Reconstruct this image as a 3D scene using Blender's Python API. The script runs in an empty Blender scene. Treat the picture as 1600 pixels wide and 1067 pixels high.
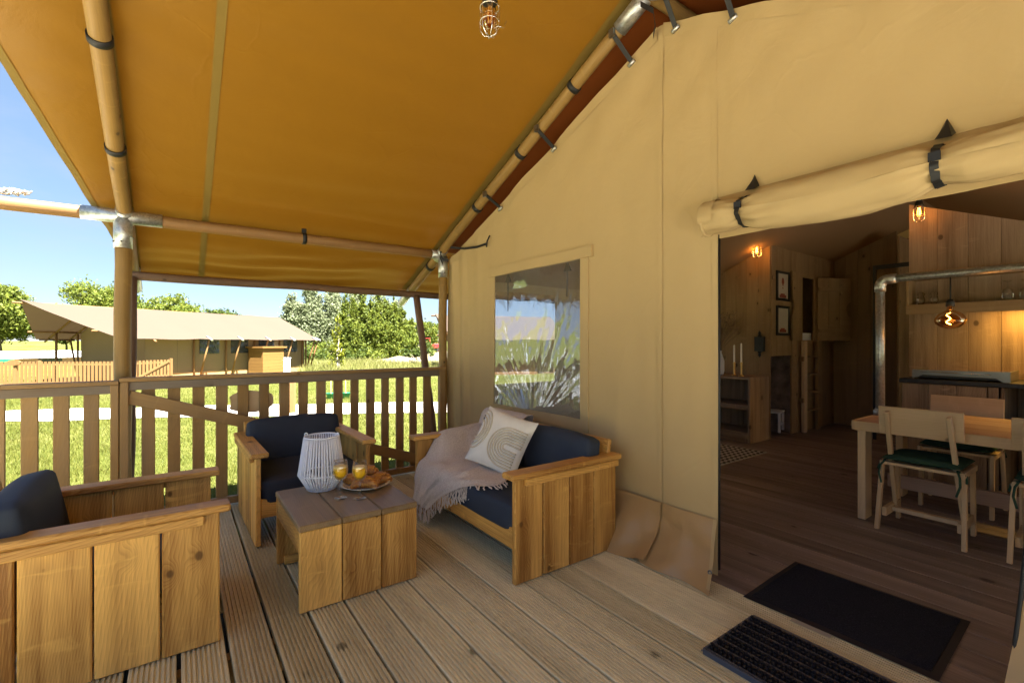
import bpy, bmesh, math, random
import numpy as np
from mathutils import Vector, Matrix, noise
R = math.radians
PI = math.pi
random.seed(7)
scene = bpy.context.scene
COL = scene.collection

# ------------------------------------------------------------------ camera, sky, sun, exposure
H = 1.2
cam_d = bpy.data.cameras.new('camera')
cam = bpy.data.objects.new('camera', cam_d)
COL.objects.link(cam)
cam.location = (0, 0, H)
cam.rotation_euler = (R(90), 0, R(-35.806))
cam_d.sensor_width = 36.0
cam_d.lens = 36.0 * 725.0 / 1600.0
cam_d.shift_y = 1.5 / 1600.0
cam_d.clip_start = 0.05
cam_d.clip_end = 2000
scene.camera = cam

SUN_DIR = Vector((0.09, -0.57, 1.0)).normalized()          # towards the sun
SUN_EL = math.asin(SUN_DIR.z)
SUN_AZ = math.atan2(SUN_DIR.x, SUN_DIR.y)
world = bpy.data.worlds.new('World')
scene.world = world
world.use_nodes = True
wn = world.node_tree.nodes
wl = world.node_tree.links
wn.clear()
sky = wn.new('ShaderNodeTexSky')
sky.sky_type = 'NISHITA'
sky.sun_disc = False
sky.sun_elevation = SUN_EL
sky.sun_rotation = SUN_AZ
sky.air_density = 0.9
sky.dust_density = 0.15
sky.ozone_density = 1.0
wtc = wn.new('ShaderNodeTexCoord')
wmap = wn.new('ShaderNodeMapping')
wmap.inputs['Scale'].default_value = (1.0, 1.0, 3.2)
wno = wn.new('ShaderNodeTexNoise')
wno.inputs['Scale'].default_value = 2.6
wno.inputs['Detail'].default_value = 7
wno.inputs['Roughness'].default_value = 0.58
wrp = wn.new('ShaderNodeValToRGB')
wrp.color_ramp.elements[0].position = 0.45
wrp.color_ramp.elements[0].color = (0, 0, 0, 1)
wrp.color_ramp.elements[1].position = 0.78
wrp.color_ramp.elements[1].color = (0.55, 0.55, 0.55, 1)
wmx = wn.new('ShaderNodeMix')
wmx.data_type = 'RGBA'
wmx.inputs[7].default_value = (1.45, 1.55, 1.7, 1)
wbg = wn.new('ShaderNodeBackground')
wbg.inputs['Strength'].default_value = 0.05
wou = wn.new('ShaderNodeOutputWorld')
wl.new(wtc.outputs['Generated'], wmap.inputs[0])
wl.new(wmap.outputs[0], wno.inputs['Vector'])
wl.new(wno.outputs[0], wrp.inputs[0])
wl.new(wrp.outputs[0], wmx.inputs[0])
wveil = wn.new('ShaderNodeMix')          # thin high haze over the whole sky
wveil.data_type = 'RGBA'
wveil.inputs[0].default_value = 0.80
wveil.inputs[7].default_value = (0.56, 0.86, 1.34, 1)
wl.new(sky.outputs[0], wveil.inputs[6])
wl.new(wveil.outputs[2], wmx.inputs[6])
wl.new(wmx.outputs[2], wbg.inputs[0])
wl.new(wbg.outputs[0], wou.inputs[0])

sun_d = bpy.data.lights.new('sun', 'SUN')
sun_d.energy = 4.0
sun_d.angle = R(0.53)
sun_d.color = (1.0, 0.965, 0.90)
sun = bpy.data.objects.new('sun', sun_d)
COL.objects.link(sun)
sun.rotation_euler = SUN_DIR.to_track_quat('Z', 'Y').to_euler()

scene.view_settings.view_transform = 'Standard'
scene.view_settings.look = 'None'
scene.view_settings.gamma = 1
scene.view_settings.use_curve_mapping = False
scene.view_settings.exposure = 3.4
scene.render.engine = 'CYCLES'
scene.cycles.max_bounces = 10
scene.cycles.diffuse_bounces = 5
scene.cycles.transparent_max_bounces = 16
scene.cycles.sample_clamp_indirect = 6

# ------------------------------------------------------------------ node helpers
class NT:
    def __init__(s, name):
        s.m = bpy.data.materials.new(name)
        s.m.use_nodes = True
        s.t = s.m.node_tree
        s.n = s.t.nodes
        s.n.clear()
        s.out = s.n.new('ShaderNodeOutputMaterial')
    def a(s, typ, ins=None, **kw):
        nd = s.n.new('ShaderNode' + typ)
        for k, v in kw.items():
            setattr(nd, k, v)
        if ins:
            for k, v in ins.items():
                s.put(nd.inputs[k], v)
        return nd
    def put(s, sock, v):
        if isinstance(v, bpy.types.NodeSocket):
            s.t.links.new(v, sock)
        elif isinstance(v, bpy.types.Node):
            s.t.links.new(v.outputs[0], sock)
        else:
            if isinstance(v, tuple) and len(v) == 3 and sock.type == 'RGBA':
                v = (*v, 1)
            sock.default_value = v
    def math(s, op, a, b=None, c=None, clamp=False):
        nd = s.n.new('ShaderNodeMath')
        nd.operation = op
        nd.use_clamp = clamp
        s.put(nd.inputs[0], a)
        if b is not None: s.put(nd.inputs[1], b)
        if c is not None: s.put(nd.inputs[2], c)
        return nd.outputs[0]
    def mix(s, f, a, b, mode='MIX'):
        nd = s.n.new('ShaderNodeMix')
        nd.data_type = 'RGBA'
        nd.blend_type = mode
        s.put(nd.inputs[0], f); s.put(nd.inputs[6], a); s.put(nd.inputs[7], b)
        return nd.outputs[2]
    def ramp(s, f, stops, mode='LINEAR'):
        nd = s.n.new('ShaderNodeValToRGB')
        cr = nd.color_ramp
        cr.interpolation = mode
        while len(cr.elements) < len(stops): cr.elements.new(0.5)
        for e, (p, c) in zip(cr.elements, stops):
            e.position = p
            e.color = (*c, 1) if isinstance(c, tuple) else (c, c, c, 1)
        s.put(nd.inputs[0], f)
        return nd.outputs[0]
    def noise(s, vec, scale, detail=4, rough=0.55, dist=0.0):
        return s.a('TexNoise', {'Vector': vec, 'Scale': scale, 'Detail': detail, 'Roughness': rough, 'Distortion': dist}).outputs[0]
    def mapping(s, vec, scale=(1, 1, 1), loc=(0, 0, 0), rot=(0, 0, 0)):
        return s.a('Mapping', {'Vector': vec, 'Scale': scale, 'Location': loc, 'Rotation': rot}).outputs[0]
    def obj(s): return s.a('TexCoord').outputs['Object']
    def rnd(s): return s.a('ObjectInfo').outputs['Random']
    def bump(s, h, strength=0.3, dist=0.01):
        return s.a('Bump', {'Height': h, 'Strength': strength, 'Distance': dist}).outputs[0]
    def surf(s, sh):
        s.t.links.new(sh.outputs[0] if isinstance(sh, bpy.types.Node) else sh, s.out.inputs[0])
        return s.m
    def bsdf(s, **kw):
        nd = s.n.new('ShaderNodeBsdfPrincipled')
        for k, v in kw.items():
            s.put(nd.inputs[k.replace('_', ' ')], v)
        return nd

def plain(name, color, rough=0.6, metallic=0.0, spec=0.5, vary=0.08, scale=14.0, bump=0.0, bscale=200.0):
    t = NT(name)
    o = t.obj()
    n = t.noise(o, scale, 4)
    c = t.mix(t.math('MULTIPLY', n, 1.0), tuple(max(0, x * (1 - vary * 2)) for x in color), tuple(min(1, x * (1 + vary * 2)) for x in color))
    kw = dict(Base_Color=c, Roughness=rough, Metallic=metallic, Specular_IOR_Level=spec)
    if bump:
        kw['Normal'] = t.bump(t.noise(o, bscale, 3), bump, 0.002)
    return t.surf(t.bsdf(**kw))

def wood(name, dark, light, rough=0.65, ring=60.0, contrast=0.5, knots=1.0, knot_col=None, grey=0.0, bump=0.15, knot_scale=3.2, grain=1.0, rvar=0.25):
    """board grain running along local X"""
    t = NT(name)
    o = t.obj()
    rn = t.rnd()
    off = t.a('CombineXYZ', {0: t.math('MULTIPLY', rn, 37.0), 1: t.math('MULTIPLY', t.math('FRACT', t.math('MULTIPLY', rn, 17.3)), 3.1), 2: t.math('MULTIPLY', t.math('FRACT', t.math('MULTIPLY', rn, 57.7)), 2.3)}).outputs[0]
    p = t.a('VectorMath', {0: o, 1: off}, operation='ADD').outputs[0]
    # knots
    kv = t.mapping(p, (knot_scale * 1.5, knot_scale * 2.1, knot_scale * 2.1))
    vo = t.a('TexVoronoi', {'Vector': kv, 'Scale': 1.0, 'Randomness': 0.95}, feature='F1')
    kd = vo.outputs['Distance']
    kd = t.math('MULTIPLY', kd, t.math('ADD', 0.75, t.math('MULTIPLY', t.a('SeparateColor', {0: vo.outputs['Color']}).outputs[2], 0.9)))
    knot = t.ramp(kd, [(0.0, 1.0), (0.085, 0.9), (0.13, 0.0)])
    halo = t.ramp(kd, [(0.08, 1.0), (0.42, 0.0)], 'EASE')
    sel = t.math('GREATER_THAN', t.a('SeparateColor', {0: vo.outputs['Color']}).outputs[0], 1.0 - 0.62 * knots)
    knot = t.math('MULTIPLY', knot, sel)
    halo = t.math('MULTIPLY', halo, sel)
    # growth rings: distance from a tilted pith line
    lp = t.mapping(p, (0.22, 1, 1), rot=(0, 0.16, 0.13))
    wob = t.noise(t.mapping(p, (1.1, 6, 6)), 1.0, 3)
    wv = t.a('VectorMath', {0: lp, 1: t.a('CombineXYZ', {0: 0.0, 1: t.math('MULTIPLY', t.math('SUBTRACT', wob, 0.5), 0.055), 2: t.math('MULTIPLY', halo, 0.03)}).outputs[0]}, operation='ADD').outputs[0]
    sx = t.a('SeparateXYZ', {0: wv})
    yy = t.math('FRACT', t.math('MULTIPLY', sx.outputs[1], 1.0))
    rr = t.math('SQRT', t.math('ADD', t.math('POWER', t.math('ADD', sx.outputs[1], t.math('MULTIPLY', sx.outputs[0], 0.35)), 2.0), t.math('POWER', t.math('ADD', sx.outputs[2], t.math('MULTIPLY', sx.outputs[0], 0.3)), 2.0)))
    s1 = t.math('FRACT', t.math('MULTIPLY', rr, ring * 2.2))
    ringv = t.ramp(s1, [(0.0, 0.15), (0.55, 0.5), (0.85, 1.0), (1.0, 0.15)], 'EASE')
    fine = t.noise(t.mapping(p, (2.5, 150, 150)), 1.0, 3, 0.6)
    broad = t.noise(t.mapping(p, (0.9, 9, 9)), 1.0, 4)
    f = t.math('ADD', t.math('MULTIPLY', t.math('SUBTRACT', ringv, 0.45), 0.27 * contrast * grain), t.math('ADD', t.math('MULTIPLY', t.math('SUBTRACT', fine, 0.5), 0.9 * contrast), t.math('MULTIPLY', t.math('SUBTRACT', broad, 0.5), 1.9 * contrast)))
    f = t.math('ADD', f, 0.5)
    f = t.math('ADD', f, t.math('MULTIPLY', t.math('SUBTRACT', rn, 0.5), rvar), clamp=True)
    c = t.mix(f, light, dark)
    if grey:
        g = t.noise(t.mapping(p, (1.2, 5, 5)), 1.0, 5)
        c = t.mix(t.math('MULTIPLY', t.ramp(g, [(0.4, 0.0), (0.7, 1.0)]), grey), c, (0.23, 0.21, 0.185))
    kc = knot_col or tuple(x * 0.35 for x in dark)
    lash = t.math('MULTIPLY', t.ramp(t.noise(t.mapping(p, (16, 5, 5), rot=(0, 0, 0.35)), 1.0, 3, 0.6, 0.8), [(0.60, 0.0), (0.70, 1.0)]), t.math('ADD', 0.25, halo))
    c = t.mix(t.math('MULTIPLY', t.math('MULTIPLY', lash, 0.7), knots, clamp=True), c, tuple(min(1, x * 1.35) for x in light))
    c = t.mix(t.math('MULTIPLY', halo, 0.22), c, tuple(x * 0.8 for x in dark))
    c = t.mix(t.math('MULTIPLY', knot, 0.85), c, kc)
    hgt = t.math('ADD', t.math('MULTIPLY', fine, 0.6), t.math('ADD', t.math('MULTIPLY', ringv, 0.25), t.math('MULTIPLY', knot, -0.6)))
    return t.surf(t.bsdf(Base_Color=c, Roughness=rough, Specular_IOR_Level=0.35, Normal=t.bump(hgt, bump, 0.003)))

def canvas(name, refl, trans, tfac=0.35, rough=0.75, weave=1100.0, spec=0.12, dirt=0.5, crease=0.13, vert=0.0):
    t = NT(name)
    o = t.obj()
    n = t.noise(o, 1.3, 4, 0.6)
    st = t.noise(o, 9, 5, 0.65)
    mod = t.math('ADD', t.math('MULTIPLY', t.math('SUBTRACT', n, 0.5), 0.22 * dirt), t.math('ADD', 1.0, t.math('MULTIPLY', t.math('SUBTRACT', st, 0.5), 0.10 * dirt)))
    vo = t.a('TexVoronoi', {'Vector': o, 'Scale': 5.0}, feature='F1')
    spk = t.math('MULTIPLY', t.ramp(vo.outputs['Distance'], [(0.0, 1.0), (0.022, 0.6), (0.03, 0.0)]), t.math('GREATER_THAN', t.a('SeparateColor', {0: vo.outputs['Color']}).outputs[1], 0.72))
    c = t.a('VectorMath', {0: refl, 'Scale': mod}, operation='SCALE').outputs[0]
    c = t.mix(t.math('MULTIPLY', spk, 0.55 * dirt), c, (0.06, 0.04, 0.02))
    wv = t.noise(o, weave, 1)
    cr = t.noise(t.mapping(o, (1, 1, 1.0), rot=(0.4, 0.3, 0.5)), 3.0, 5, 0.6, 1.2)
    dv = t.a('VectorMath', {0: o, 1: t.a('VectorMath', {0: t.a('TexNoise', {'Vector': o, 'Scale': 2.0, 'Detail': 3}).outputs[1], 'Scale': 0.5}, operation='SCALE').outputs[0]}, operation='ADD').outputs[0]
    ed = t.a('TexVoronoi', {'Vector': dv, 'Scale': 2.3}, feature='DISTANCE_TO_EDGE').outputs['Distance']
    fold = t.math('MULTIPLY', t.ramp(ed, [(0.0, 1.0), (0.035, 0.0)], 'EASE'), t.ramp(t.noise(o, 1.7, 2), [(0.45, 0.0), (0.65, 1.0)]))
    h = t.math('ADD', t.math('ADD', t.math('MULTIPLY', wv, 0.04), t.math('MULTIPLY', cr, 1.0)), t.math('MULTIPLY', fold, crease))
    if vert: h = t.math('ADD', h, t.math('MULTIPLY', t.noise(t.mapping(o, (4, 4, 0.8)), 1.0, 3, 0.55, 0.6), vert))
    nb = t.bump(h, 0.26, 0.016)
    p = t.bsdf(Base_Color=c, Roughness=rough, Specular_IOR_Level=spec, Normal=nb)
    tr = t.a('BsdfTranslucent', {'Color': trans, 'Normal': nb})
    return t.surf(t.a('MixShader', {0: tfac, 1: p, 2: tr}))

def leaf_mat(name, c1, c2, c3, tfac=0.35):
    t = NT(name)
    ri = t.a('NewGeometry').outputs['Random Per Island']
    n = t.noise(t.obj(), 0.55, 3)
    c = t.ramp(t.math('ADD', t.math('MULTIPLY', ri, 0.65), t.math('MULTIPLY', n, 0.4)), [(0.15, c1), (0.5, c2), (0.95, c3)])
    d = t.bsdf(Base_Color=c, Roughness=0.6, Specular_IOR_Level=0.25)
    tr = t.a('BsdfTranslucent', {'Color': t.mix(0.5, c, c3)})
    return t.surf(t.a('MixShader', {0: tfac, 1: d, 2: tr}))

def glassy(name, color=(1, 1, 1), rough=0.0, ior=1.45):
    t = NT(name)
    g = t.a('BsdfGlass', {'Color': color, 'Roughness': rough, 'IOR': ior})
    return t.surf(g)

def glow(name, color, strength):
    t = NT(name)
    return t.surf(t.a('Emission', {'Color': color, 'Strength': strength}))

# ------------------------------------------------------------------ materials
M = {}
M['deck'] = wood('deck_timber', (0.44, 0.365, 0.20), (0.85, 0.77, 0.51), 0.5, contrast=0.75, knots=0.5, grey=0.15, bump=0.25, rvar=0.6, knot_scale=2.4)
M['floor'] = wood('brown_floor_timber', (0.09, 0.066, 0.056), (0.33, 0.265, 0.235), 0.5, contrast=0.8, knots=0.6, bump=0.2, rvar=0.35)
M['furn'] = wood('stained_furniture_timber', (0.25, 0.10, 0.017), (0.80, 0.46, 0.125), 0.42, contrast=1.0, knots=0.95, bump=0.3, knot_scale=4.4, rvar=0.45)
M['furn_grey'] = wood('weathered_furniture_timber', (0.17, 0.11, 0.065), (0.36, 0.26, 0.17), 0.6, contrast=0.45, knots=0.7, grey=0.5, bump=0.2)
M['top'] = wood('dark_table_top_timber', (0.13, 0.078, 0.034), (0.38, 0.255, 0.125), 0.36, contrast=0.7, knots=0.6, grey=0.3, bump=0.15)
M['rail'] = wood('brown_railing_timber', (0.18, 0.098, 0.032), (0.43, 0.265, 0.10), 0.65, contrast=0.4, knots=0.8, grey=0.25, bump=0.2, knot_scale=4.5)
M['rail_grey'] = wood('grey_railing_timber', (0.12, 0.085, 0.06), (0.25, 0.19, 0.14), 0.7, contrast=0.4, knots=0.5, grey=0.6, bump=0.2)
M['log'] = wood('pale_log', (0.16, 0.092, 0.026), (0.35, 0.215, 0.065), 0.55, contrast=0.6, knots=1.2, knot_col=(0.035, 0.018, 0.01), bump=0.15, knot_scale=4.2, grain=0.5)
M['log_orange'] = wood('orange_log', (0.15, 0.075, 0.026), (0.30, 0.165, 0.062), 0.55, contrast=0.6, knots=0.9, knot_col=(0.07, 0.025, 0.012), bump=0.15, knot_scale=4.0, grain=0.6)
M['log_brown'] = wood('brown_log', (0.10, 0.055, 0.032), (0.20, 0.12, 0.075), 0.65, contrast=0.4, knots=0.7, bump=0.15, knot_scale=4.0, grain=0.6)
M['inwood'] = wood('interior_plank_timber', (0.17, 0.10, 0.045), (0.40, 0.265, 0.13), 0.65, contrast=0.5, knots=0.9, bump=0.2, knot_scale=3.0)
M['kitwood'] = wood('kitchen_plank_timber', (0.14, 0.085, 0.045), (0.44, 0.315, 0.20), 0.65, contrast=0.8, knots=0.9, bump=0.2, knot_scale=2.4)
M['pine'] = wood('pale_pine', (0.43, 0.285, 0.15), (0.75, 0.575, 0.37), 0.6, contrast=0.35, knots=0.5, bump=0.12)
M['pinkpine'] = wood('pinkish_pine', (0.30, 0.18, 0.125), (0.54, 0.365, 0.27), 0.6, contrast=0.4, knots=0.3, bump=0.12)
M['fence'] = wood('sunny_fence_timber', (0.16, 0.08, 0.026), (0.27, 0.15, 0.055), 0.65, contrast=0.4, knots=0.3, bump=0.1)
M['shed'] = wood('shed_timber', (0.17, 0.085, 0.02), (0.26, 0.14, 0.038), 0.65, contrast=0.4, knots=0.3, bump=0.1)
M['roof'] = canvas('ochre_roof_canvas', (0.165, 0.085, 0.0075), (0.32, 0.10, 0.002), 0.036, 0.42, spec=0.4, dirt=0.5, crease=0.22)
M['lining'] = canvas('red_shaded_roof_cloth', (0.20, 0.055, 0.010), (0.26, 0.06, 0.008), 0.10, 0.7)  # dark red stands in for sunlight dimmed by doubled roof cloth
M['ceil'] = canvas('brown_inner_lining', (0.36, 0.24, 0.13), (0.32, 0.22, 0.12), 0.22, 0.75)
M['wall'] = canvas('beige_wall_canvas', (0.49, 0.36, 0.18), (0.4, 0.26, 0.1), 0.10, 0.8, vert=1.0)
M['sidewall'] = canvas('translucent_side_canvas', (0.52, 0.385, 0.22), (0.60, 0.48, 0.30), 0.26, 0.8)
M['skirt'] = canvas('tan_skirt_sheet', (0.42, 0.265, 0.115), (0.3, 0.16, 0.06), 0.06, 0.36, spec=0.45, dirt=0.15, crease=0.0)
M['hem'] = canvas('olive_hem_tape', (0.19, 0.13, 0.032), (0.22, 0.10, 0.02), 0.08, 0.6, dirt=0.2)
M['beige_far'] = canvas('cream_far_canvas', (0.30, 0.215, 0.12), (0.4, 0.25, 0.1), 0.1, 0.8, dirt=0.2)
M['roof_far'] = canvas('cream_far_roof', (0.098, 0.073, 0.054), (0.20, 0.125, 0.06), 0.08, 0.8, dirt=0.2)
M['navy'] = plain('navy_cushion_fabric', (0.023, 0.033, 0.056), 0.72, spec=0.35, bump=0.25, bscale=900)
M['black'] = plain('black_webbing', (0.008, 0.008, 0.009), 0.6)
M['rubber'] = plain('black_rubber', (0.011, 0.012, 0.017), 0.55, spec=0.4)
M['matfab'] = None
M['carelabel'] = plain('grey_beige_label', (0.34, 0.31, 0.25), 0.6)
M['carrier'] = plain('grey_carrier', (0.06, 0.062, 0.075), 0.5)
M['framebar'] = plain('blue_grey_aluminium', (0.10, 0.12, 0.17), 0.4, 0.5)
M['iron'] = plain('black_iron', (0.012, 0.012, 0.012), 0.5)
M['steel'] = plain('brushed_steel', (0.24, 0.245, 0.25), 0.4, 1.0, bump=0.1)
M['chrome'] = plain('chrome', (0.75, 0.75, 0.75), 0.12, 1.0)
M['white'] = plain('white_paint', (0.74, 0.75, 0.78), 0.6, vary=0.03)
M['rope'] = plain('white_paper_rope', (0.74, 0.77, 0.86), 0.75, vary=0.05, bump=0.5, bscale=500)
M['cream'] = plain('cream_wool', (0.72, 0.70, 0.66), 0.9, spec=0.1, vary=0.06, bump=0.6, bscale=350)
M['cord'] = plain('beige_cord', (0.58, 0.52, 0.42), 0.9, spec=0.1, vary=0.15, bump=0.6, bscale=300)
M['brass'] = plain('brass', (0.66, 0.45, 0.17), 0.3, 1.0)
M['wax'] = plain('white_wax', (0.78, 0.74, 0.66), 0.5, vary=0.02)
M['ceramic'] = plain('white_glazed_ceramic', (0.66, 0.63, 0.56), 0.25, vary=0.03)
M['green_mug'] = plain('sage_ceramic', (0.13, 0.14, 0.07), 0.35)
M['green_cush'] = plain('dark_green_cotton', (0.035, 0.075, 0.052), 0.9, spec=0.1, bump=0.5, bscale=500)
M['stone_top'] = plain('black_worktop', (0.014, 0.014, 0.017), 0.45)
M['juice'] = plain('orange_juice', (0.92, 0.52, 0.012), 0.3, vary=0.03)
M['foam'] = plain('pale_juice_foam', (0.86, 0.62, 0.22), 0.6, vary=0.05)
M['glass'] = glassy('clear_glass')
M['bottle'] = glassy('dark_green_bottle_glass', (0.10, 0.16, 0.06), 0.02)
M['red'] = plain('red_tractor_paint', (0.36, 0.03, 0.035), 0.4)
M['tyre'] = plain('dusty_tyre', (0.035, 0.033, 0.03), 0.85)
M['plastic_green'] = plain('green_plastic', (0.02, 0.22, 0.10), 0.4)
M['yellowpost'] = plain('yellow_painted_stake', (0.62, 0.42, 0.08), 0.6)
M['concrete'] = plain('pale_concrete', (0.42, 0.42, 0.40), 0.85)
M['pinkwall'] = plain('pink_brick_render', (0.42, 0.25, 0.18), 0.85)
M['darkglass'] = plain('dark_window_glass', (0.03, 0.04, 0.05), 0.08)
M['paper'] = plain('print_paper', (0.46, 0.41, 0.33), 0.8, vary=0.03)
M['ink_red'] = plain('print_red_ink', (0.22, 0.05, 0.03), 0.8)
M['ink_dark'] = plain('print_dark_ink', (0.08, 0.05, 0.04), 0.8)
M['dry'] = plain('dried_grass', (0.22, 0.14, 0.08), 0.9)
M['bark'] = plain('bark', (0.11, 0.085, 0.06), 0.9, vary=0.25, bump=0.6, bscale=30)
M['palebark'] = plain('pale_stem', (0.36, 0.32, 0.24), 0.85)
M['soil'] = plain('dark_soil', (0.035, 0.028, 0.018), 0.95, vary=0.3)
M['bulb_warm'] = glow('warm_bulb_glow', (1.0, 0.55, 0.14), 5.0)
M['filament'] = glow('glowing_filament', (1.0, 0.60, 0.18), 7.0)
M['led'] = glow('amber_led_glow', (1.0, 0.56, 0.10), 1.5)
M['dimbulb'] = glow('dim_bulb_glow', (1.0, 0.62, 0.2), 0.10)
M['leaf_bright'] = leaf_mat('bright_green_leaves', (0.055, 0.085, 0.011), (0.12, 0.155, 0.02), (0.205, 0.225, 0.032))
M['leaf_silver'] = leaf_mat('silver_green_leaves', (0.10, 0.13, 0.06), (0.185, 0.215, 0.11), (0.28, 0.30, 0.175))
M['leaf_dark'] = leaf_mat('dark_green_leaves', (0.028, 0.05, 0.009), (0.065, 0.095, 0.015), (0.115, 0.145, 0.024))
M['leaf_yellow'] = leaf_mat('yellow_green_leaves', (0.10, 0.125, 0.01), (0.19, 0.21, 0.014), (0.28, 0.285, 0.02))
M['grass'] = leaf_mat('grass_blades', (0.066, 0.088, 0.013), (0.12, 0.135, 0.019), (0.20, 0.19, 0.042), 0.35)
M['tallgrass'] = leaf_mat('tall_meadow_grass', (0.11, 0.13, 0.028), (0.20, 0.205, 0.052), (0.32, 0.29, 0.11), 0.35)

def mk_special():
    # galvanised pipe
    t = NT('galvanised_pipe')
    o = t.obj()
    vo = t.a('TexVoronoi', {'Vector': o, 'Scale': 90.0}, feature='F1').outputs['Color']
    v = t.a('SeparateColor', {0: vo}).outputs[0]
    c = t.mix(v, (0.40, 0.42, 0.43), (0.62, 0.64, 0.65))
    M['galv'] = t.surf(t.bsdf(Base_Color=c, Metallic=0.85, Roughness=t.math('ADD', 0.34, t.math('MULTIPLY', v, 0.12))))
    # doormat
    t = NT('black_carpet_pile')
    o = t.obj()
    n = t.noise(o, 260, 3, 0.7)
    c = t.ramp(n, [(0.35, (0.006, 0.007, 0.011)), (0.60, (0.024, 0.027, 0.040)), (0.72, (0.085, 0.092, 0.12))])
    M['matfab'] = t.surf(t.bsdf(Base_Color=c, Roughness=0.95, Specular_IOR_Level=0.1, Normal=t.bump(n, 0.9, 0.006)))
    # throw blanket
    t = NT('dusty_pink_throw')
    o = t.obj()
    wv = t.a('TexWave', {'Vector': t.mapping(o, (260, 260, 260), rot=(0.3, 0.2, 0.5)), 'Scale': 1.0, 'Distortion': 2.5, 'Detail': 2.0}).outputs[1]
    n = t.noise(o, 120, 4, 0.65)
    c = t.ramp(n, [(0.3, (0.52, 0.44, 0.39)), (0.7, (0.80, 0.72, 0.66))])
    M['throw'] = t.surf(t.bsdf(Base_Color=c, Roughness=0.95, Specular_IOR_Level=0.1, Sheen_Weight=0.3, Normal=t.bump(t.math('ADD', n, t.math('MULTIPLY', wv, 0.4)), 0.55, 0.004)))
    # croissant
    t = NT('baked_croissant_crust')
    o = t.obj()
    n = t.noise(t.mapping(o, (18, 60, 60)), 1.0, 4)
    c = t.ramp(n, [(0.25, (0.16, 0.045, 0.008)), (0.5, (0.36, 0.14, 0.025)), (0.75, (0.58, 0.32, 0.08))])
    M['crust'] = t.surf(t.bsdf(Base_Color=c, Roughness=0.42, Specular_IOR_Level=0.5, Normal=t.bump(n, 0.5, 0.004)))
    # clear vinyl window: thin reflective film over what is behind
    t = NT('clear_vinyl_film')
    o = t.obj()
    n = t.noise(o, 9, 4, 0.6, 1.0)
    nb = t.bump(n, 0.12, 0.01)
    gl = t.a('BsdfGlossy', {'Color': (0.56, 0.64, 0.78), 'Roughness': 0.05, 'Normal': nb})
    tr = t.a('BsdfTransparent', {'Color': (0.55, 0.56, 0.60)})
    lw = t.a('LayerWeight', {'Blend': 0.42, 'Normal': nb}).outputs[0]
    f = t.math('ADD', 0.03, t.math('MULTIPLY', lw, 0.27), clamp=True)
    hz = t.a('BsdfDiffuse', {'Color': (0.55, 0.56, 0.58)})
    M['vinyl'] = t.surf(t.a('MixShader', {0: t.math('ADD', 0.05, t.math('MULTIPLY', n, 0.08)), 1: t.a('MixShader', {0: f, 1: tr, 2: gl}), 2: hz}))
    t = NT('clear_side_window_film')
    M['clearfilm'] = t.surf(t.a('MixShader', {0: 0.06, 1: t.a('BsdfTransparent', {'Color': (0.9, 0.9, 0.9)}), 2: t.a('BsdfGlossy', {'Color': (0.8, 0.8, 0.8), 'Roughness': 0.08})}))
    # amber bulb glass
    t = NT('amber_bulb_glass')
    fr = t.a('LayerWeight', {'Blend': 0.35}).outputs[0]
    tr = t.a('BsdfTransparent', {'Color': (0.72, 0.42, 0.16)})
    gl = t.a('BsdfGlossy', {'Color': (1, 0.85, 0.6), 'Roughness': 0.03})
    M['amber'] = t.surf(t.a('MixShader', {0: t.math('MULTIPLY', fr, 0.6), 1: tr, 2: gl}))
    t = NT('thin_drinking_glass')
    fr = t.a('LayerWeight', {'Blend': 0.25}).outputs[0]
    tr = t.a('BsdfTransparent', {'Color': (0.95, 0.96, 0.96)})
    gl = t.a('BsdfGlossy', {'Color': (1, 1, 1), 'Roughness': 0.02})
    M['thinglass'] = t.surf(t.a('MixShader', {0: t.math('ADD', 0.02, t.math('MULTIPLY', fr, 0.55)), 1: tr, 2: gl}))
    # lawn
    t = NT('lawn_ground')
    o = t.obj()
    n1 = t.noise(o, 0.35, 5, 0.6)
    n2 = t.noise(o, 6.0, 5, 0.7)
    n3 = t.noise(o, 45.0, 3, 0.7)
    f = t.math('ADD', t.math('MULTIPLY', n1, 0.45), t.math('ADD', t.math('MULTIPLY', n2, 0.35), t.math('MULTIPLY', n3, 0.3)))
    c = t.ramp(f, [(0.36, (0.052, 0.068, 0.012)), (0.52, (0.092, 0.105, 0.019)), (0.64, (0.15, 0.145, 0.042)), (0.78, (0.24, 0.205, 0.10))])
    M['lawn'] = t.surf(t.bsdf(Base_Color=c, Roughness=0.9, Specular_IOR_Level=0.1, Normal=t.bump(t.math('ADD', n2, n3), 0.8, 0.05)))
    # pale gravel
    t = NT('pale_shell_gravel')
    o = t.obj()
    n2 = t.noise(o, 3.0, 5, 0.7)
    n3 = t.noise(o, 70.0, 3, 0.7)
    c = t.ramp(t.math('ADD', t.math('MULTIPLY', n2, 0.5), t.math('MULTIPLY', n3, 0.5)), [(0.35, (0.40, 0.36, 0.30)), (0.6, (0.62, 0.58, 0.52))])
    M['gravel'] = t.surf(t.bsdf(Base_Color=c, Roughness=0.9, Normal=t.bump(n3, 0.6, 0.02)))
    t = NT('dry_sandy_earth')
    o = t.obj()
    n2 = t.noise(o, 0.8, 6, 0.7)
    n3 = t.noise(o, 9.0, 4, 0.7)
    c = t.ramp(t.math('ADD', t.math('MULTIPLY', n2, 0.6), t.math('MULTIPLY', n3, 0.4)), [(0.32, (0.12, 0.12, 0.04)), (0.46, (0.20, 0.165, 0.095)), (0.65, (0.30, 0.25, 0.17))])
    M['sand'] = t.surf(t.bsdf(Base_Color=c, Roughness=0.95, Normal=t.bump(n3, 0.7, 0.1)))
    # black and white woven rug
    t = NT('black_white_woven_rug')
    o = t.obj()
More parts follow.
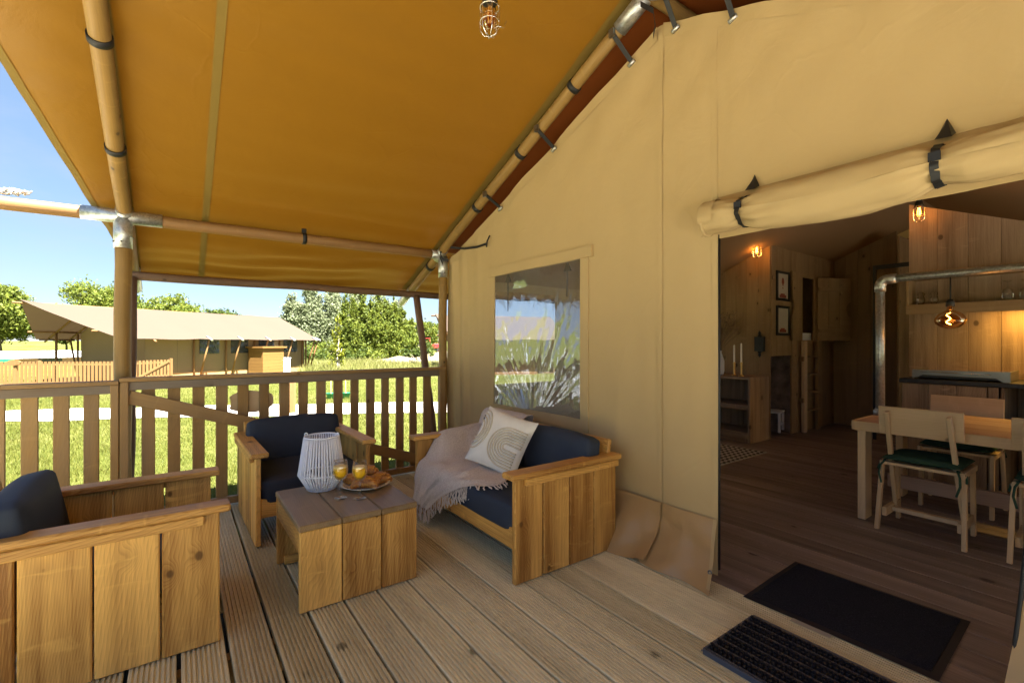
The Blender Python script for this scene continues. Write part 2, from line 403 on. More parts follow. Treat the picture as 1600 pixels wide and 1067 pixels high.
    s = t.a('SeparateXYZ', {0: o})
    a = t.math('PINGPONG', t.math('MULTIPLY', s.outputs[0], 12.0), 0.5)
    b = t.math('FRACT', t.math('ADD', t.math('MULTIPLY', s.outputs[1], 16.0), a))
    c = t.mix(t.math('GREATER_THAN', b, 0.5), (0.03, 0.03, 0.03), (0.45, 0.43, 0.39))
    M['rug'] = t.surf(t.bsdf(Base_Color=c, Roughness=0.95))
mk_special()

# ------------------------------------------------------------------ mesh helpers
def link(name, me, mats=None, parent=None, mw=None):
    o = bpy.data.objects.new(name, me)
    COL.objects.link(o)
    if mats is not None and not me.materials:
        for m in (mats if isinstance(mats, (list, tuple)) else [mats]):
            me.materials.append(m)
    if parent is not None: o.parent = parent
    if mw is not None: o.matrix_basis = mw
    return o

def tag(o, label=None, cat=None, group=None, kind=None):
    if label: o['label'] = label
    if cat: o['category'] = cat
    if group: o['group'] = group
    if kind: o['kind'] = kind
    return o

def thing(name, label, cat, loc=(0, 0, 0), rz=0.0, group=None, kind=None):
    o = bpy.data.objects.new(name, None)
    COL.objects.link(o)
    o.empty_display_size = 0.1
    o.location = loc
    o.rotation_euler = (0, 0, rz)
    return tag(o, label, cat, group, kind)

def kids(o): return [c for c in bpy.data.objects if c.parent == o]

def copy_tree(o, label, loc=None, rz=None, parent=None):
    c = o.copy()
    COL.objects.link(c)
    if parent is not None: c.parent = parent
    if loc is not None: c.location = loc
    if rz is not None: c.rotation_euler = (0, 0, rz)
    if label: c['label'] = label
    for k in kids(o):
        copy_tree(k, None, parent=c)
    return c

def pydata(name, V, F, smooth=False, mats=None, parent=None, mw=None):
    me = bpy.data.meshes.new(name)
    me.from_pydata([tuple(v) for v in V], [], F)
    me.update()
    if smooth:
        for p in me.polygons: p.use_smooth = True
    return link(name, me, mats, parent, mw)

_box = {}
def box_mesh(l, w, t, bev):
    k = (round(l, 4), round(w, 4), round(t, 4), round(bev, 4))
    if k in _box: return _box[k]
    bm = bmesh.new()
    bmesh.ops.create_cube(bm, size=1.0)
    for v in bm.verts: v.co = Vector((v.co.x * l, v.co.y * w, v.co.z * t))
    if bev > 0:
        bmesh.ops.bevel(bm, geom=bm.edges[:], offset=min(bev, min(l, w, t) * 0.3), segments=1, affect='EDGES')
    me = bpy.data.meshes.new('board')
    bm.to_mesh(me); bm.free()
    _box[k] = me
    return me

def mat_mesh(me, mat, cache={}):
    k = (me.name, mat.name)
    if k not in cache:
        m2 = me.copy()
        m2.materials.clear(); m2.materials.append(mat)
        cache[k] = m2
    return cache[k]

BAS = {'x': Matrix.Identity(3),
       'y': Matrix(((0, -1, 0), (1, 0, 0), (0, 0, 1))),
       'z': Matrix(((0, 0, -1), (0, 1, 0), (1, 0, 0)))}
def bd(parent, name, size, c, long='z', mat='furn', bev=0.003, rot=None):
    """a board: axis aligned size in the parent's space, grain along `long`"""
    sx, sy, sz = size
    d = {'x': (sx, sy, sz), 'y': (sy, sx, sz), 'z': (sz, sy, sx)}[long]
    me = mat_mesh(box_mesh(*d, bev), M[mat])
    m = BAS[long].to_4x4()
    if rot is not None: m = rot.to_4x4() @ m
    return link(name, me, None, parent, Matrix.Translation(Vector(c)) @ m)

def span(parent, name, x, y, z, long='z', mat='furn', bev=0.003):
    return bd(parent, name, (x[1] - x[0], y[1] - y[0], z[1] - z[0]), ((x[0] + x[1]) / 2, (y[0] + y[1]) / 2, (z[0] + z[1]) / 2), long, mat, bev)

def beam(parent, name, p0, p1, w, t, mat='furn', up=(0, 0, 1), bev=0.002):
    """board between two points; w across, t along `up`"""
    p0, p1 = Vector(p0), Vector(p1)
    X = (p1 - p0); L = X.length; X.normalize()
    Z = Vector(up); Y = Z.cross(X).normalized(); Z = X.cross(Y)
    m = Matrix((X, Y, Z)).transposed().to_4x4()
    me = mat_mesh(box_mesh(L, w, t, bev), M[mat])
    return link(name, me, None, parent, Matrix.Translation((p0 + p1) / 2) @ m)

def tube_mesh(L, r0, r1, n=16, segs=1, wob=0.0, seed=0):
    V = []; F = []
    rnd = random.Random(seed)
    for i in range(segs + 1):
        f = i / segs
        r = r0 + (r1 - r0) * f
        oy = wob * rnd.uniform(-1, 1) if 0 < i < segs else 0
        oz = wob * rnd.uniform(-1, 1) if 0 < i < segs else 0
        for k in range(n):
            a = 2 * PI * k / n
            V.append((L * (f - 0.5), oy + r * math.cos(a), oz + r * math.sin(a)))
    for i in range(segs):
        for k in range(n):
            F.append((i * n + k, i * n + (k + 1) % n, (i + 1) * n + (k + 1) % n, (i + 1) * n + k))
    F.append(tuple(range(n - 1, -1, -1))); F.append(tuple(range(segs * n, segs * n + n)))
    me = bpy.data.meshes.new('tube')
    me.from_pydata(V, [], F)
    for p in me.polygons:
        p.use_smooth = len(p.vertices) == 4
    return me

def tube(parent, name, p0, p1, r, mat, r1=None, n=16, segs=1, wob=0.0):
    p0, p1 = Vector(p0), Vector(p1)
    X = p1 - p0; L = X.length; X.normalize()
    up = Vector((0, 0, 1)) if abs(X.z) < 0.95 else Vector((0, 1, 0))
    Y = up.cross(X).normalized(); Z = X.cross(Y)
    m = Matrix((X, Y, Z)).transposed().to_4x4()
    return link(name, tube_mesh(L, r, r if r1 is None else r1, n, segs, wob, int(L * 1e4)), M[mat] if isinstance(mat, str) else mat, parent, Matrix.Translation((p0 + p1) / 2) @ m)

class Bag:
    """collects shapes into ONE mesh"""
    def __init__(s): s.V = []; s.F = []; s.S = []
    def add(s, V, F, smooth=False):
        b = len(s.V)
        s.V += [tuple(v) for v in V]
        s.F += [tuple(i + b for i in f) for f in F]
        s.S += [smooth] * len(F)
    def box(s, x, y, z):
        V = [(a, b, c) for a in x for b in y for c in z]
        s.add(V, [(0, 1, 3, 2), (4, 6, 7, 5), (0, 4, 5, 1), (2, 3, 7, 6), (0, 2, 6, 4), (1, 5, 7, 3)])
    def pipe(s, pts, r, n=8, cap=True, rads=None):
        pts = [Vector(p) for p in pts]
        V = []; F = []
        t0 = (pts[1] - pts[0]).normalized()
        up = Vector((0, 0, 1)) if abs(t0.z) < 0.9 else Vector((1, 0, 0))
        nv = up.cross(t0).normalized()
        for i, p in enumerate(pts):
            a = pts[max(i - 1, 0)]; b = pts[min(i + 1, len(pts) - 1)]
            tg = (b - a).normalized()
            nv = (nv - tg * nv.dot(tg)).normalized()
            bv = tg.cross(nv)
            rr = rads[i] if rads else r
            for k in range(n):
                an = 2 * PI * k / n
                V.append(p + nv * (rr * math.cos(an)) + bv * (rr * math.sin(an)))
        for i in range(len(pts) - 1):
            for k in range(n):
                F.append((i * n + k, i * n + (k + 1) % n, (i + 1) * n + (k + 1) % n, (i + 1) * n + k))
        if cap:
            F.append(tuple(range(n - 1, -1, -1))); F.append(tuple(range((len(pts) - 1) * n, len(pts) * n)))
        s.add(V, F, True)
    def lathe(s, prof, n=24, c=(0, 0, 0)):
        V = []; F = []
        for r, z in prof:
            for k in range(n):
                a = 2 * PI * k / n
                V.append((c[0] + r * math.cos(a), c[1] + r * math.sin(a), c[2] + z))
        for i in range(len(prof) - 1):
            for k in range(n):
                F.append((i * n + k, i * n + (k + 1) % n, (i + 1) * n + (k + 1) % n, (i + 1) * n + k))
        s.add(V, F, True)
    def build(s, name, mat, parent=None, mw=None):
        me = bpy.data.meshes.new(name)
        me.from_pydata(s.V, [], s.F)
        me.polygons.foreach_set('use_smooth', s.S)
        me.update()
        return link(name, me, M[mat] if isinstance(mat, str) else mat, parent, mw)

def grid(name, us, vs, fn, mat, parent=None, skip=None, smooth=True, mw=None):
    V = []; F = []
    nv = len(vs)
    for u in us:
        for v in vs:
            V.append(fn(u, v))
    for i in range(len(us) - 1):
        for j in range(nv - 1):
            if skip and skip((us[i] + us[i + 1]) / 2, (vs[j] + vs[j + 1]) / 2): continue
            F.append((i * nv + j, (i + 1) * nv + j, (i + 1) * nv + j + 1, i * nv + j + 1))
    return pydata(name, V, F, smooth, M[mat] if isinstance(mat, str) else mat, parent, mw)

def lin(a, b, n): return [a + (b - a) * i / (n - 1) for i in range(n)]
def nz(x, y, z=0.0, s=1.0): return noise.noise(Vector((x * s, y * s, z * s)))
def sstep(a, b, x):
    t = min(1, max(0, (x - a) / (b - a)))
    return t * t * (3 - 2 * t)

# ================================================================== SETTING
GZ = -0.45
def ground_z(x, y):
    d = math.hypot(x, y)
    z = GZ - 0.10 * sstep(9, 24, d)
    z += 0.05 * nz(x, y, 3.1, 0.12) * sstep(7, 20, d)
    return z
def build_ground():
    rs = [0.0] + [1.5 * (1.16 ** i) for i in range(42)]
    na = 120
    V = [(0, 0, GZ)]; F = []
    for r in rs[1:]:
        for k in range(na):
            a = 2 * PI * k / na
            x, y = r * math.cos(a), r * math.sin(a)
            V.append((x, y, ground_z(x, y)))
    for k in range(na): F.append((0, 1 + k, 1 + (k + 1) % na))
    for i in range(len(rs) - 2):
        b = 1 + i * na
        for k in range(na):
            F.append((b + k, b + na + k, b + na + (k + 1) % na, b + (k + 1) % na))
    tag(pydata('lawn', V, F, True, M['lawn']), kind='structure')
build_ground()

def strip(name, pts, w, mat, dz=0.004, n=24):
    V = []; F = []
    P = []
    for i in range(len(pts) - 1):
        for k in range(n):
            f = k / n
            P.append(Vector(pts[i]).lerp(Vector(pts[i + 1]), f))
    P.append(Vector(pts[-1]))
    for i, p in enumerate(P):
        a = P[max(0, i - 1)]; b = P[min(len(P) - 1, i + 1)]
        t = (b - a).normalized(); q = Vector((-t.y, t.x))
        for j in range(9):
            s = (j / 8 - 0.5) * w + (nz(p.x, p.y, 5.0, 1.3) * 0.18 if j in (0, 8) else 0)
            x, y = p.x + q.x * s, p.y + q.y * s
            V.append((x, y, ground_z(x, y) + dz + 0.012))
    for i in range(len(P) - 1):
        for j in range(8): F.append((i * 9 + j, (i + 1) * 9 + j, (i + 1) * 9 + j + 1, i * 9 + j + 1))
    return tag(pydata(name, V, F, True, M[mat]), kind='structure')
strip('path', [(-4.9, 15.9), (-4.8, 9.0), (-4.6, 3.0), (-4.5, -1.0), (-4.2, -3.4), (-3.6, -9.0)], 3.0, 'gravel', 0.002)  # unseen gravel strip, added to bounce sunlight under the roof
strip('path', [(-4.0, -4.6), (2.0, -4.8), (9.0, -5.0)], 6.0, 'gravel', 0.006)  # wide unseen gravel behind the camera, added for its sunlight bounce
strip('path', [(-26, 27.0), (-10, 18.9), (-3.1, 15.3), (1.5, 12.9), (5.5, 10.7), (12, 6.5), (24, -1.5)], 2.1, 'gravel')

V = []; F = []
b = Bag(); b.box((-3.0, 2.25), (-1.1, 4.02), (GZ - 0.05, GZ + 0.012)); tag(b.build('soil_under_deck', 'soil'), kind='structure')

# distant grassy rise
def build_hill():
    V = []; F = []
    A = lin(R(18), R(142), 90)
    Rr = [70, 85, 100, 125, 160]
    for a in A:
        h = 3.0 + 1.6 * nz(a * 3, 1.7) + 2.2 * sstep(R(95), R(130), a)
        for r, f in zip(Rr, (0, 0.45, 0.8, 1.0, 0.9)):
            V.append((r * math.cos(a), r * math.sin(a), GZ - 0.3 + h * f))
    for i in range(len(A) - 1):
        for j in range(4): F.append((i * 5 + j, i * 5 + j + 1, (i + 1) * 5 + j + 1, (i + 1) * 5 + j))
    tag(pydata('grassy_hill', V, F, True, M['lawn']), kind='structure')
build_hill()

def build_mound():
    cx, cy = 21.5, 31.5
    def fn(u, v):
        x = cx + u * 11 - v * 2.5; y = cy + v * 8 + u * -4
        e = max(0, 1 - (u * u + v * v))
        z = GZ - 0.35 + 2.0 * e ** 1.2 * (0.75 + 0.35 * nz(x, y, 0, 0.3)) + 0.16 * nz(x, y, 4, 1.1) + 0.07 * nz(x, y, 4, 3.0)
        return (x, y, z)
    tag(grid('sand_mound', lin(-1, 1, 48), lin(-1, 1, 40), fn, 'sand'), kind='structure')
build_mound()

# ------------------------------------------------------------------ deck
def groove_mesh(L, w, t, n=8):
    pts = [(-w / 2, -t), (-w / 2, -0.003), (-w / 2 + 0.003, 0)]
    pitch = (w - 0.016) / n
    for i in range(n):
        c = -w / 2 + 0.008 + pitch * (i + 0.5)
        g = 0.0042
        pts += [(c - g, 0), (c - g * 0.6, -0.0068), (c + g * 0.6, -0.0068), (c + g, 0)]
    pts += [(w / 2 - 0.003, 0), (w / 2, -0.003), (w / 2, -t)]
    V = [(-L / 2, y, z) for y, z in pts] + [(L / 2, y, z) for y, z in pts]
    k = len(pts)
    F = [(i, i + k, i + 1 + k, i + 1) for i in range(k - 1)] + [(k - 1, 2 * k - 1, k, 0)]
    F += [tuple(range(k - 1, -1, -1)), tuple(range(k, 2 * k))]
    me = bpy.data.meshes.new('grooved_plank')
    me.from_pydata(V, [], F)
    me.materials.append(M['deck'])
    return me
b = Bag()
for y in (-0.95, -0.35, 0.27, 0.89, 1.51, 2.13, 2.75, 3.37, 3.99):
    b.box((-2.96, 2.19), (y - 0.025, y + 0.025), (-0.15, -0.032))
deck = tag(b.build('deck', 'rail'), kind='structure')
g_wide = groove_mesh(5.12, 0.1420, 0.028)
g_mid = groove_mesh(5.12, 0.1448, 0.028)
g_tight = groove_mesh(5.12, 0.1462, 0.028)
for k in range(-20, 13):  # leftmost planks lie out of view, added to bounce sunlight
    xc = 0.161 + 0.1563 * (k + 0.5)
    me = g_wide if k < 1 else (g_mid if k < 4 else g_tight)
    link('plank', me, None, deck, Matrix.Translation((xc, 1.53, random.uniform(-0.0012, 0.0012))) @ Matrix.Rotation(R(90), 4, 'Z'))

b = Bag(); b.box((2.22, 8.1), (-0.86, 4.1), (-0.20, -0.034))
floor = tag(b.build('floor', 'soil'), kind='structure')
for k in range(38):
    x0 = 2.2005 + 0.1563 * k
    bd(floor, 'plank', (0.1525, 4.98, 0.028), (x0 + 0.0763, 1.62, -0.0155 + random.uniform(-0.0012, 0.0012)), 'y', 'floor', 0.0025)

# ================================================================== THE TENT
tent = thing('safari_tent', 'large ochre canvas lodge tent with log frame covering the timber deck', 'tent')
YR = 1.62
def zf(y): return 3.195 - 0.42 * abs(y - YR)
def xfront(y): return -1.03 + 0.218 * abs(y - YR)
def zr(y): return 3.12 - 0.42 * abs(y - YR)        # rafter axis
def zt(y): return 2.98 - 0.392 * abs(y - YR)       # top edge of the front wall
def roof_pt(x, y, dz=0.0):
    z = zf(y) + dz
    if x < 2.1:
        s = max(0.0, math.sin(PI * min(1, max(0, (x + 0.29) / 2.39))))
        z -= 0.022 * s * (1 - 0.6 * sstep(0, 0.5, abs(abs(y - YR) - 2.5) < 0.25))
        if x < -0.29: z -= 0.02 * math.sin(PI * min(1, max(0, (-0.29 - x) / max(0.1, -0.29 - xfront(y)))))
    e = sstep(4.05, 4.95, y)
    w = 0.022 * nz(x * 0.9 + y * 2.0, y * 7.0, 1.0) * (0.35 + 0.65 * sstep(3.0, 4.6, y)) + 0.012 * nz(x, y, 2.0, 1.1)
    w += 0.012 * math.sin(y * 38 + x * 5 + 3 * nz(x, y, 3, 1.5)) * e * (0.5 + 0.5 * math.sin(x * 2.1))
    # tension creases running out from the front rafter
    d = abs(x + 0.29)
    w += 0.012 * math.sin((y * 1.0 - x * 0.5) * 26) * math.exp(-d * 4.0) * (0.5 + nz(y, 1.0, 0, 1.5))
    return (x, y, z + w)
def roof_xs(y, x1=8.7):
    xf = xfront(y)
    return [xf + (2.14 - xf) * i / 70 for i in range(71)] + [2.14 + (x1 - 2.14) * i / 14 for i in range(1, 15)]
def build_roof():
    ys = lin(-1.76, YR, 40) + lin(YR, 5.0, 90)[1:]
    V = []; F = []
    for y in ys:
        for x in roof_xs(y): V.append(roof_pt(x, y))
    n = 85
    for i in range(len(ys) - 1):
        for j in range(n - 1): F.append((i * n + j, i * n + j + 1, (i + 1) * n + j + 1, (i + 1) * n + j))
    rf = pydata('roof', V, F, True, M['roof'], tent)
    # tapes welded to the underside
    def tape(name, x0, x1, y0, y1, ny=80, mat='hem', par=rf, dz=-0.004):
        fn = lambda u, v: roof_pt(x0(u) + (x1(u) - x0(u)) * v, u, dz)
        return grid(name, lin(y0, y1, ny), [0, 0.5, 1], fn, mat, par)
    tape('seam_tape', lambda y: 0.15, lambda y: 0.193, YR + 0.05, 4.97)
    tape('edge_hem', lambda y: xfront(y) + 0.002, lambda y: xfront(y) + 0.045, YR, 4.97)
    tape('edge_hem', lambda y: xfront(y) + 0.002, lambda y: xfront(y) + 0.045, -1.7, YR)
    tape('rafter_sleeve', lambda y: -0.315, lambda y: -0.243, YR + 0.02, 4.93)
    tape('rafter_sleeve', lambda y: 2.035, lambda y: 2.11, YR + 0.02, 4.93)
    b = Bag()
    b.pipe([roof_pt(x, 4.995, -0.006) for x in lin(-0.28, 8.6, 90)], 0.012, 6)
    b.build('eave_cord', 'hem', rf)
    # outer flap hanging from the eave
    return rf
roof_o = build_roof()
# inner lining, and a front strip coloured as shaded roof cloth
def lin_pt(x, y, o): return (x, y, zf(y) - o + 0.01 * nz(x, y, 9, 1.3))
for nm, xs, mt, o in (('shaded_roof_strip', lin(2.135, 2.9, 8), 'lining', 0.045), ('inner_lining', lin(2.26, 8.1, 24), 'ceil', 0.30)):
    for ya, yb in ((YR, 4.14), (YR, -0.9)):
        grid(nm, xs, lin(ya, yb, 24), lambda u, v: lin_pt(u, v, o), mt, tent)

def wall_disp(y, z):
    d = 0.020 * nz(y * 2.2, z * 0.6, 11) + 0.008 * nz(y * 6, z * 1.1, 5) + 0.003 * nz(y * 13, z * 2.5, 15)
    e = sstep(3.45, 4.05, y)
    d += e * (0.014 * math.sin(y * 24 + 0.8 * z) + 0.008 * math.sin(y * 41 - 1.4 * z))
    d += 0.006 * sstep(1.9, 2.9, z) * math.sin((y + z) * 16) * sstep(3.1, 2.2, abs(y - YR) + 1)
    # soft bulge and creases above the door
    d += 0.004 * math.sin((z * 1.0 - y * 0.7) * 18) * sstep(1.4, 0.6, y) * sstep(2.6, 1.9, z)
    return d
def wall_pt(y, v, dx=0.0):
    # v <= 1.9 is a height, above it stretches to the sloping top edge
    z = v if v <= 1.9 else 1.9 + (v - 1.9) / 0.6 * (zt(y) - 1.9)
    return (2.2 + wall_disp(y, z) + dx, y, z)
WY0, WY1, WZ0, WZ1 = 2.25, 3.30, 0.68, 1.78
ysA = sorted(set([round(v, 4) for v in lin(1.285, 2.25, 26) + lin(2.25, 3.30, 26) + lin(3.30, 4.13, 50)]))
vsA = sorted(set([round(v, 4) for v in lin(0.24, 0.68, 10) + lin(0.68, 1.78, 22) + [1.84, 1.9] + lin(1.9, 2.5, 14)]))
wallA = grid('front_wall', ysA, vsA, wall_pt, 'wall', tent, skip=lambda y, z: WY0 < y < WY1 and WZ0 < z < WZ1)
grid('front_wall', lin(0.236, 1.285, 30), sorted(set([1.72, 1.80, 1.86, 1.9] + lin(1.9, 2.5, 14))), wall_pt, 'wall', tent)
grid('front_wall', lin(-0.88, 0.236, 24), sorted(set(lin(0.24, 1.9, 24) + lin(1.9, 2.5, 14))), wall_pt, 'wall', tent)
# seams and hems of the wall
for ya, yb, z0, dx in ((1.605, 1.635, 0.30, -0.006), (3.365, 3.385, 0.30, -0.003), (1.285, 1.315, 0.03, -0.003)):
    grid('seam_strip', [ya, (ya + yb) / 2, yb], sorted(set(lin(z0, 1.9, 20) + lin(1.9, 2.48, 12))), lambda y, v: wall_pt(y, v, dx), 'wall', wallA)
def top_hem(y0, y1):
    return grid('top_hem', lin(y0, y1, 40), [0, 1], lambda y, v: (2.2 + wall_disp(y, zt(y)) - 0.006, y, zt(y) + 0.004 - 0.075 * (1 - v)), 'wall', wallA)
top_hem(YR + 0.02, 4.1); top_hem(-0.8, YR - 0.02)

# window in the wall
win = thing('window', None, None); win.parent = tent
def win_frame(name, y0, y1, z0, z1, dx=-0.009):
    b = Bag()
    Y = lin(y0, y1, 12); Z = lin(z0, z1, 12)
    V = [(2.2 + wall_disp(y, z) + dx, y, z) for y in Y for z in Z]
    F = [(i * 12 + j, (i + 1) * 12 + j, (i + 1) * 12 + j + 1, i * 12 + j + 1) for i in range(11) for j in range(11)]
    b.add(V, F, True)
    for ya, yb, za, zb in ((y0, y1, z0, z0), (y0, y1, z1, z1), (y0, y0, z0, z1), (y1, y1, z0, z1)):
        n = 14
        E = []
        for k in range(n):
            y = ya + (yb - ya) * k / (n - 1); z = za + (zb - za) * k / (n - 1)
            E += [(2.2 + wall_disp(y, z) + dx, y, z), (2.2 + wall_disp(y, z) + 0.001, y, z)]
        b.add(E, [(2 * k, 2 * k + 1, 2 * k + 3, 2 * k + 2) for k in range(n - 1)])
    return b.build(name, 'wall', win)
win_frame('frame_strip', WY0 - 0.005, WY1 + 0.005, WZ0 - 0.075, WZ0 + 0.004)
win_frame('frame_strip', WY0 - 0.07, WY0 + 0.004, WZ0 - 0.075, WZ1 + 0.01)
win_frame('frame_strip', WY1 - 0.004, WY1 + 0.055, WZ0 - 0.075, WZ1 + 0.01)
win_frame('rain_flap', WY0 - 0.11, WY1 + 0.075, WZ1 - 0.02, WZ1 + 0.055, -0.022)
def pane_pt(y, z):
    u = (y - WY0) / (WY1 - WY0); v = (z - WZ0) / (WZ1 - WZ0)
    e = min(1, 7 * min(u, 1 - u, v, 1 - v) + 0.05)
    a1 = math.atan2(v + 0.10, u - 0.52)
    r1 = math.hypot(v + 0.10, u - 0.52)
    a2 = math.atan2(1.05 - v, u + 0.05)
    d = 0.0045 * nz(a1 * 5.0, r1 * 1.3, 2.0) + 0.0022 * nz(a1 * 13.0, r1 * 2.2, 7.0)
    d += 0.004 * nz(a2 * 9.0, v * 1.6, 12.0) * sstep(0.15, 0.6, 1 - v)
    d += 0.008 * nz(u * 1.7, v * 1.3, 8) + 0.0022 * nz(u * 12, v * 4, 6) + 0.0016 * nz(u * 30, v * 9, 3)
    d += 0.0035 * max(0, nz(a1 * 6.0, r1 * 0.8, 21.0)) ** 2 * 4 + 0.012 * math.sin(u * PI) * (1 - v)
    return (2.2 + wall_disp(y, z) * (1 - e) - 0.002 + (d + 0.004) * e, y, z)
grid('window_pane', lin(WY0, WY1, 170), lin(WZ0, WZ1, 170), pane_pt, 'vinyl', win)
for y in (2.42, 3.14):
    b = Bag()
    b.box((2.222, 2.226), (y - 0.008, y + 0.008), (1.46 + (y < 2.6) * 0.06, 1.77))
    V = [(2.22, y - 0.035, 1.70), (2.22, y + 0.035, 1.70), (2.22, y, 1.765), (2.235, y - 0.035, 1.70), (2.235, y + 0.035, 1.70), (2.235, y, 1.765)]
    b.add(V, [(0, 1, 2), (3, 5, 4), (0, 3, 4, 1), (1, 4, 5, 2), (2, 5, 3, 0)])
    b.build('blind_strap', 'black', win)

# skirt of tan sheet along the foot of the wall
def skirt_core(y, v):
    z = 0.308 * (1 - v) ** 1.05 + 0.004
    fl = 0.150 * v ** 1.5
    f = 0.022 * math.sin(y * 8.5 + 0.9 + 1.2 * v) + 0.012 * math.sin(y * 17 - 2.2 * v) + 0.016 * nz(y * 5 + v * 1.2, v * 1.6 - y * 1.5, 31) + 0.006 * nz(y * 14, v * 5 + y * 4, 8)
    return 2.188 + wall_disp(y, 0.3) * (1 - v) - fl + f * sstep(0.02, 0.5, v), z
def skirt_a(y, v):       # v: 0 top, 1 bottom
    x, z = skirt_core(y, v)
    c = sstep(1.80, 1.605, y)
    return (x - 0.010 - 0.012 * c * v, y, z + 0.034 * c * c * v ** 3)
def skirt_b(y, v):
    x, z = skirt_core(y, v)
    f = sstep(1.45, 1.27, y)
    return (x - 0.02 * f * v * v, y - 0.055 * f * v * v, z)
grid('skirt', lin(1.60, 4.12, 190), lin(0, 1, 28), skirt_a, 'skirt', tent)
skb = grid('skirt', lin(1.285, 1.66, 50), lin(0, 1, 26), skirt_b, 'skirt', tent)
grid('skirt_hem', lin(1.283, 1.302, 4), lin(0, 1, 26), lambda y, v: (skirt_b(y, v * 0.93)[0] - 0.003, skirt_b(y, v * 0.93)[1], skirt_b(y, v * 0.93)[2]), 'wall', skb)
b = Bag(); p = skirt_b(1.293, 0.72)
b.lathe([(0.011, 0), (0.011, 0.003), (0.006, 0.003), (0.006, 0)], 14)
b.build('eyelet', 'steel', skb, Matrix.Translation((p[0] - 0.006, p[1], p[2])) @ Matrix.Rotation(R(-90), 4, 'Y'))
grid('skirt', lin(-0.85, 0.236, 40), lin(0, 1, 14), lambda y, v: (2.195 - 0.075 * v ** 1.5 + 0.01 * math.sin(y * 20) * v, y + (0.014 + 0.045 * v) * sstep(-0.1, 0.236, y), 0.37 * (1 - v) + 0.004), 'skirt', tent)
b = Bag()
b.pipe([(2.193, 0.236, 1.74), (2.193, 0.236, 1.0), (2.192, 0.240, 0.55), (2.188, 0.252, 0.38), (2.172, 0.270, 0.15), (2.13, 0.296, 0.015)], 0.006, 8)
b.build('door_zip', 'black', tent)
b = Bag()
b.pipe([(2.208, 1.281, 1.74), (2.208, 1.281, 0.06)], 0.006, 6)
b.build('door_zip', 'black', tent)

# rolled up door
def roll_r(y):
    r = 0.078
    if 0.429 < y < 1.098: r += 0.020 * math.sin((y - 0.429) / 0.669 * PI) ** 0.8
    for ys in (1.098, 0.429, -0.2): r -= 0.018 * math.exp(-((y - ys) / 0.05) ** 2)
    r += 0.010 * nz(y * 3.0, 2.0) + 0.004 * nz(y * 9.0, 5.0)
    return r
def roll_pt(y, a):
    r = roll_r(y)
    near = min(abs(y - 1.098), abs(y - 0.429))
    r += 0.020 * math.exp(-near * 7) * nz(y * 6, a * 3.2, 3) + 0.006 * nz(y * 4 + a * 1.3, a * 1.6 - y * 2, 9)
    r += 0.004 * math.sin(a * 2 - y * 9) + 0.012 * max(0, math.sin(a - 0.5)) * sstep(0.15, 0.5, near)
    sag = -0.020 * math.sin(max(0, min(1, (1.098 - y) / 0.67)) * PI)
    return (2.105 - r * 0.95 * math.cos(a), y, 1.80 + sag + r * math.sin(a))
roll = grid('rolled_door', lin(1.285, -0.55, 190), lin(0, 2 * PI, 49), roll_pt, 'wall', tent)
b = Bag()                                                           # spiral end of the roll
for q in range(5):
    rr = 0.078 - q * 0.016
    b.pipe([(2.105 - rr * 0.95 * math.cos(a), 1.283 + 0.004 * math.sin(3 * a + q), 1.80 + rr * math.sin(a)) for a in lin(0, 2 * PI, 28)], 0.0075, 6, False)
b.build('roll_end', 'wall', roll)
grid('roll_apron', lin(1.28, -0.55, 60), lin(0, 1, 8), lambda y, v: (2.105 + 0.088 * v ** 0.7 + 0.003 * nz(y * 9, v), y, 1.868 + 0.055 * v), 'wall', roll)
grid('roll_overlap', lin(1.287, 1.215, 6), lin(-0.4, 1.7, 24), lambda y, a: (2.105 - (roll_r(y) + 0.008) * 0.96 * math.cos(a), y, 1.80 + (roll_r(y) + 0.008) * math.sin(a)), 'wall', roll)
for y in (1.098, 0.429):
    b = Bag()
    A = lin(-2.3, 1.75, 40)
    V = []; F = []
    for a in A:
        for w in (-0.012, 0.012):
            P = [Vector(roll_pt(y + w + q, a)) for q in (-0.006, 0.0, 0.006)]
            c0 = Vector((2.105, y + w, 1.80))
            P = max(P, key=lambda p: (Vector((p.x, 0, p.z)) - Vector((2.105, 0, 1.80))).length)
            d = Vector((P.x - 2.105, 0, P.z - 1.80)); d = d * (1 + 0.007 / d.length)
            V.append((2.105 + d.x, y + w, 1.80 + d.z))
    for i in range(len(A) - 1): F.append((2 * i, 2 * i + 2, 2 * i + 3, 2 * i + 1))
    b.add(V, F, True)
    b.box((2.125, 2.185), (y - 0.011, y + 0.011), (1.872, 1.876))
    b.build('roll_strap', 'black', roll)
    b = Bag()
    V = [(2.186, y - 0.026, 1.925), (2.186, y + 0.026, 1.925), (2.19, y - 0.002, 1.985), (2.150, y - 0.022, 1.905), (2.150, y + 0.024, 1.908), (2.175, y + 0.003, 1.955)]
    b.add(V, [(0, 2, 1), (3, 4, 5), (0, 1, 4, 3), (1, 2, 5, 4), (2, 0, 3, 5)])
    b.build('strap_anchor', 'iron', roll)
    b = Bag(); px_ = roll_pt(y, 0.15)[0] - 0.012; b.box((px_, px_ + 0.006), (y - 0.016, y + 0.016), (1.80, 1.832)); b.build('strap_buckle', 'rubber', roll)

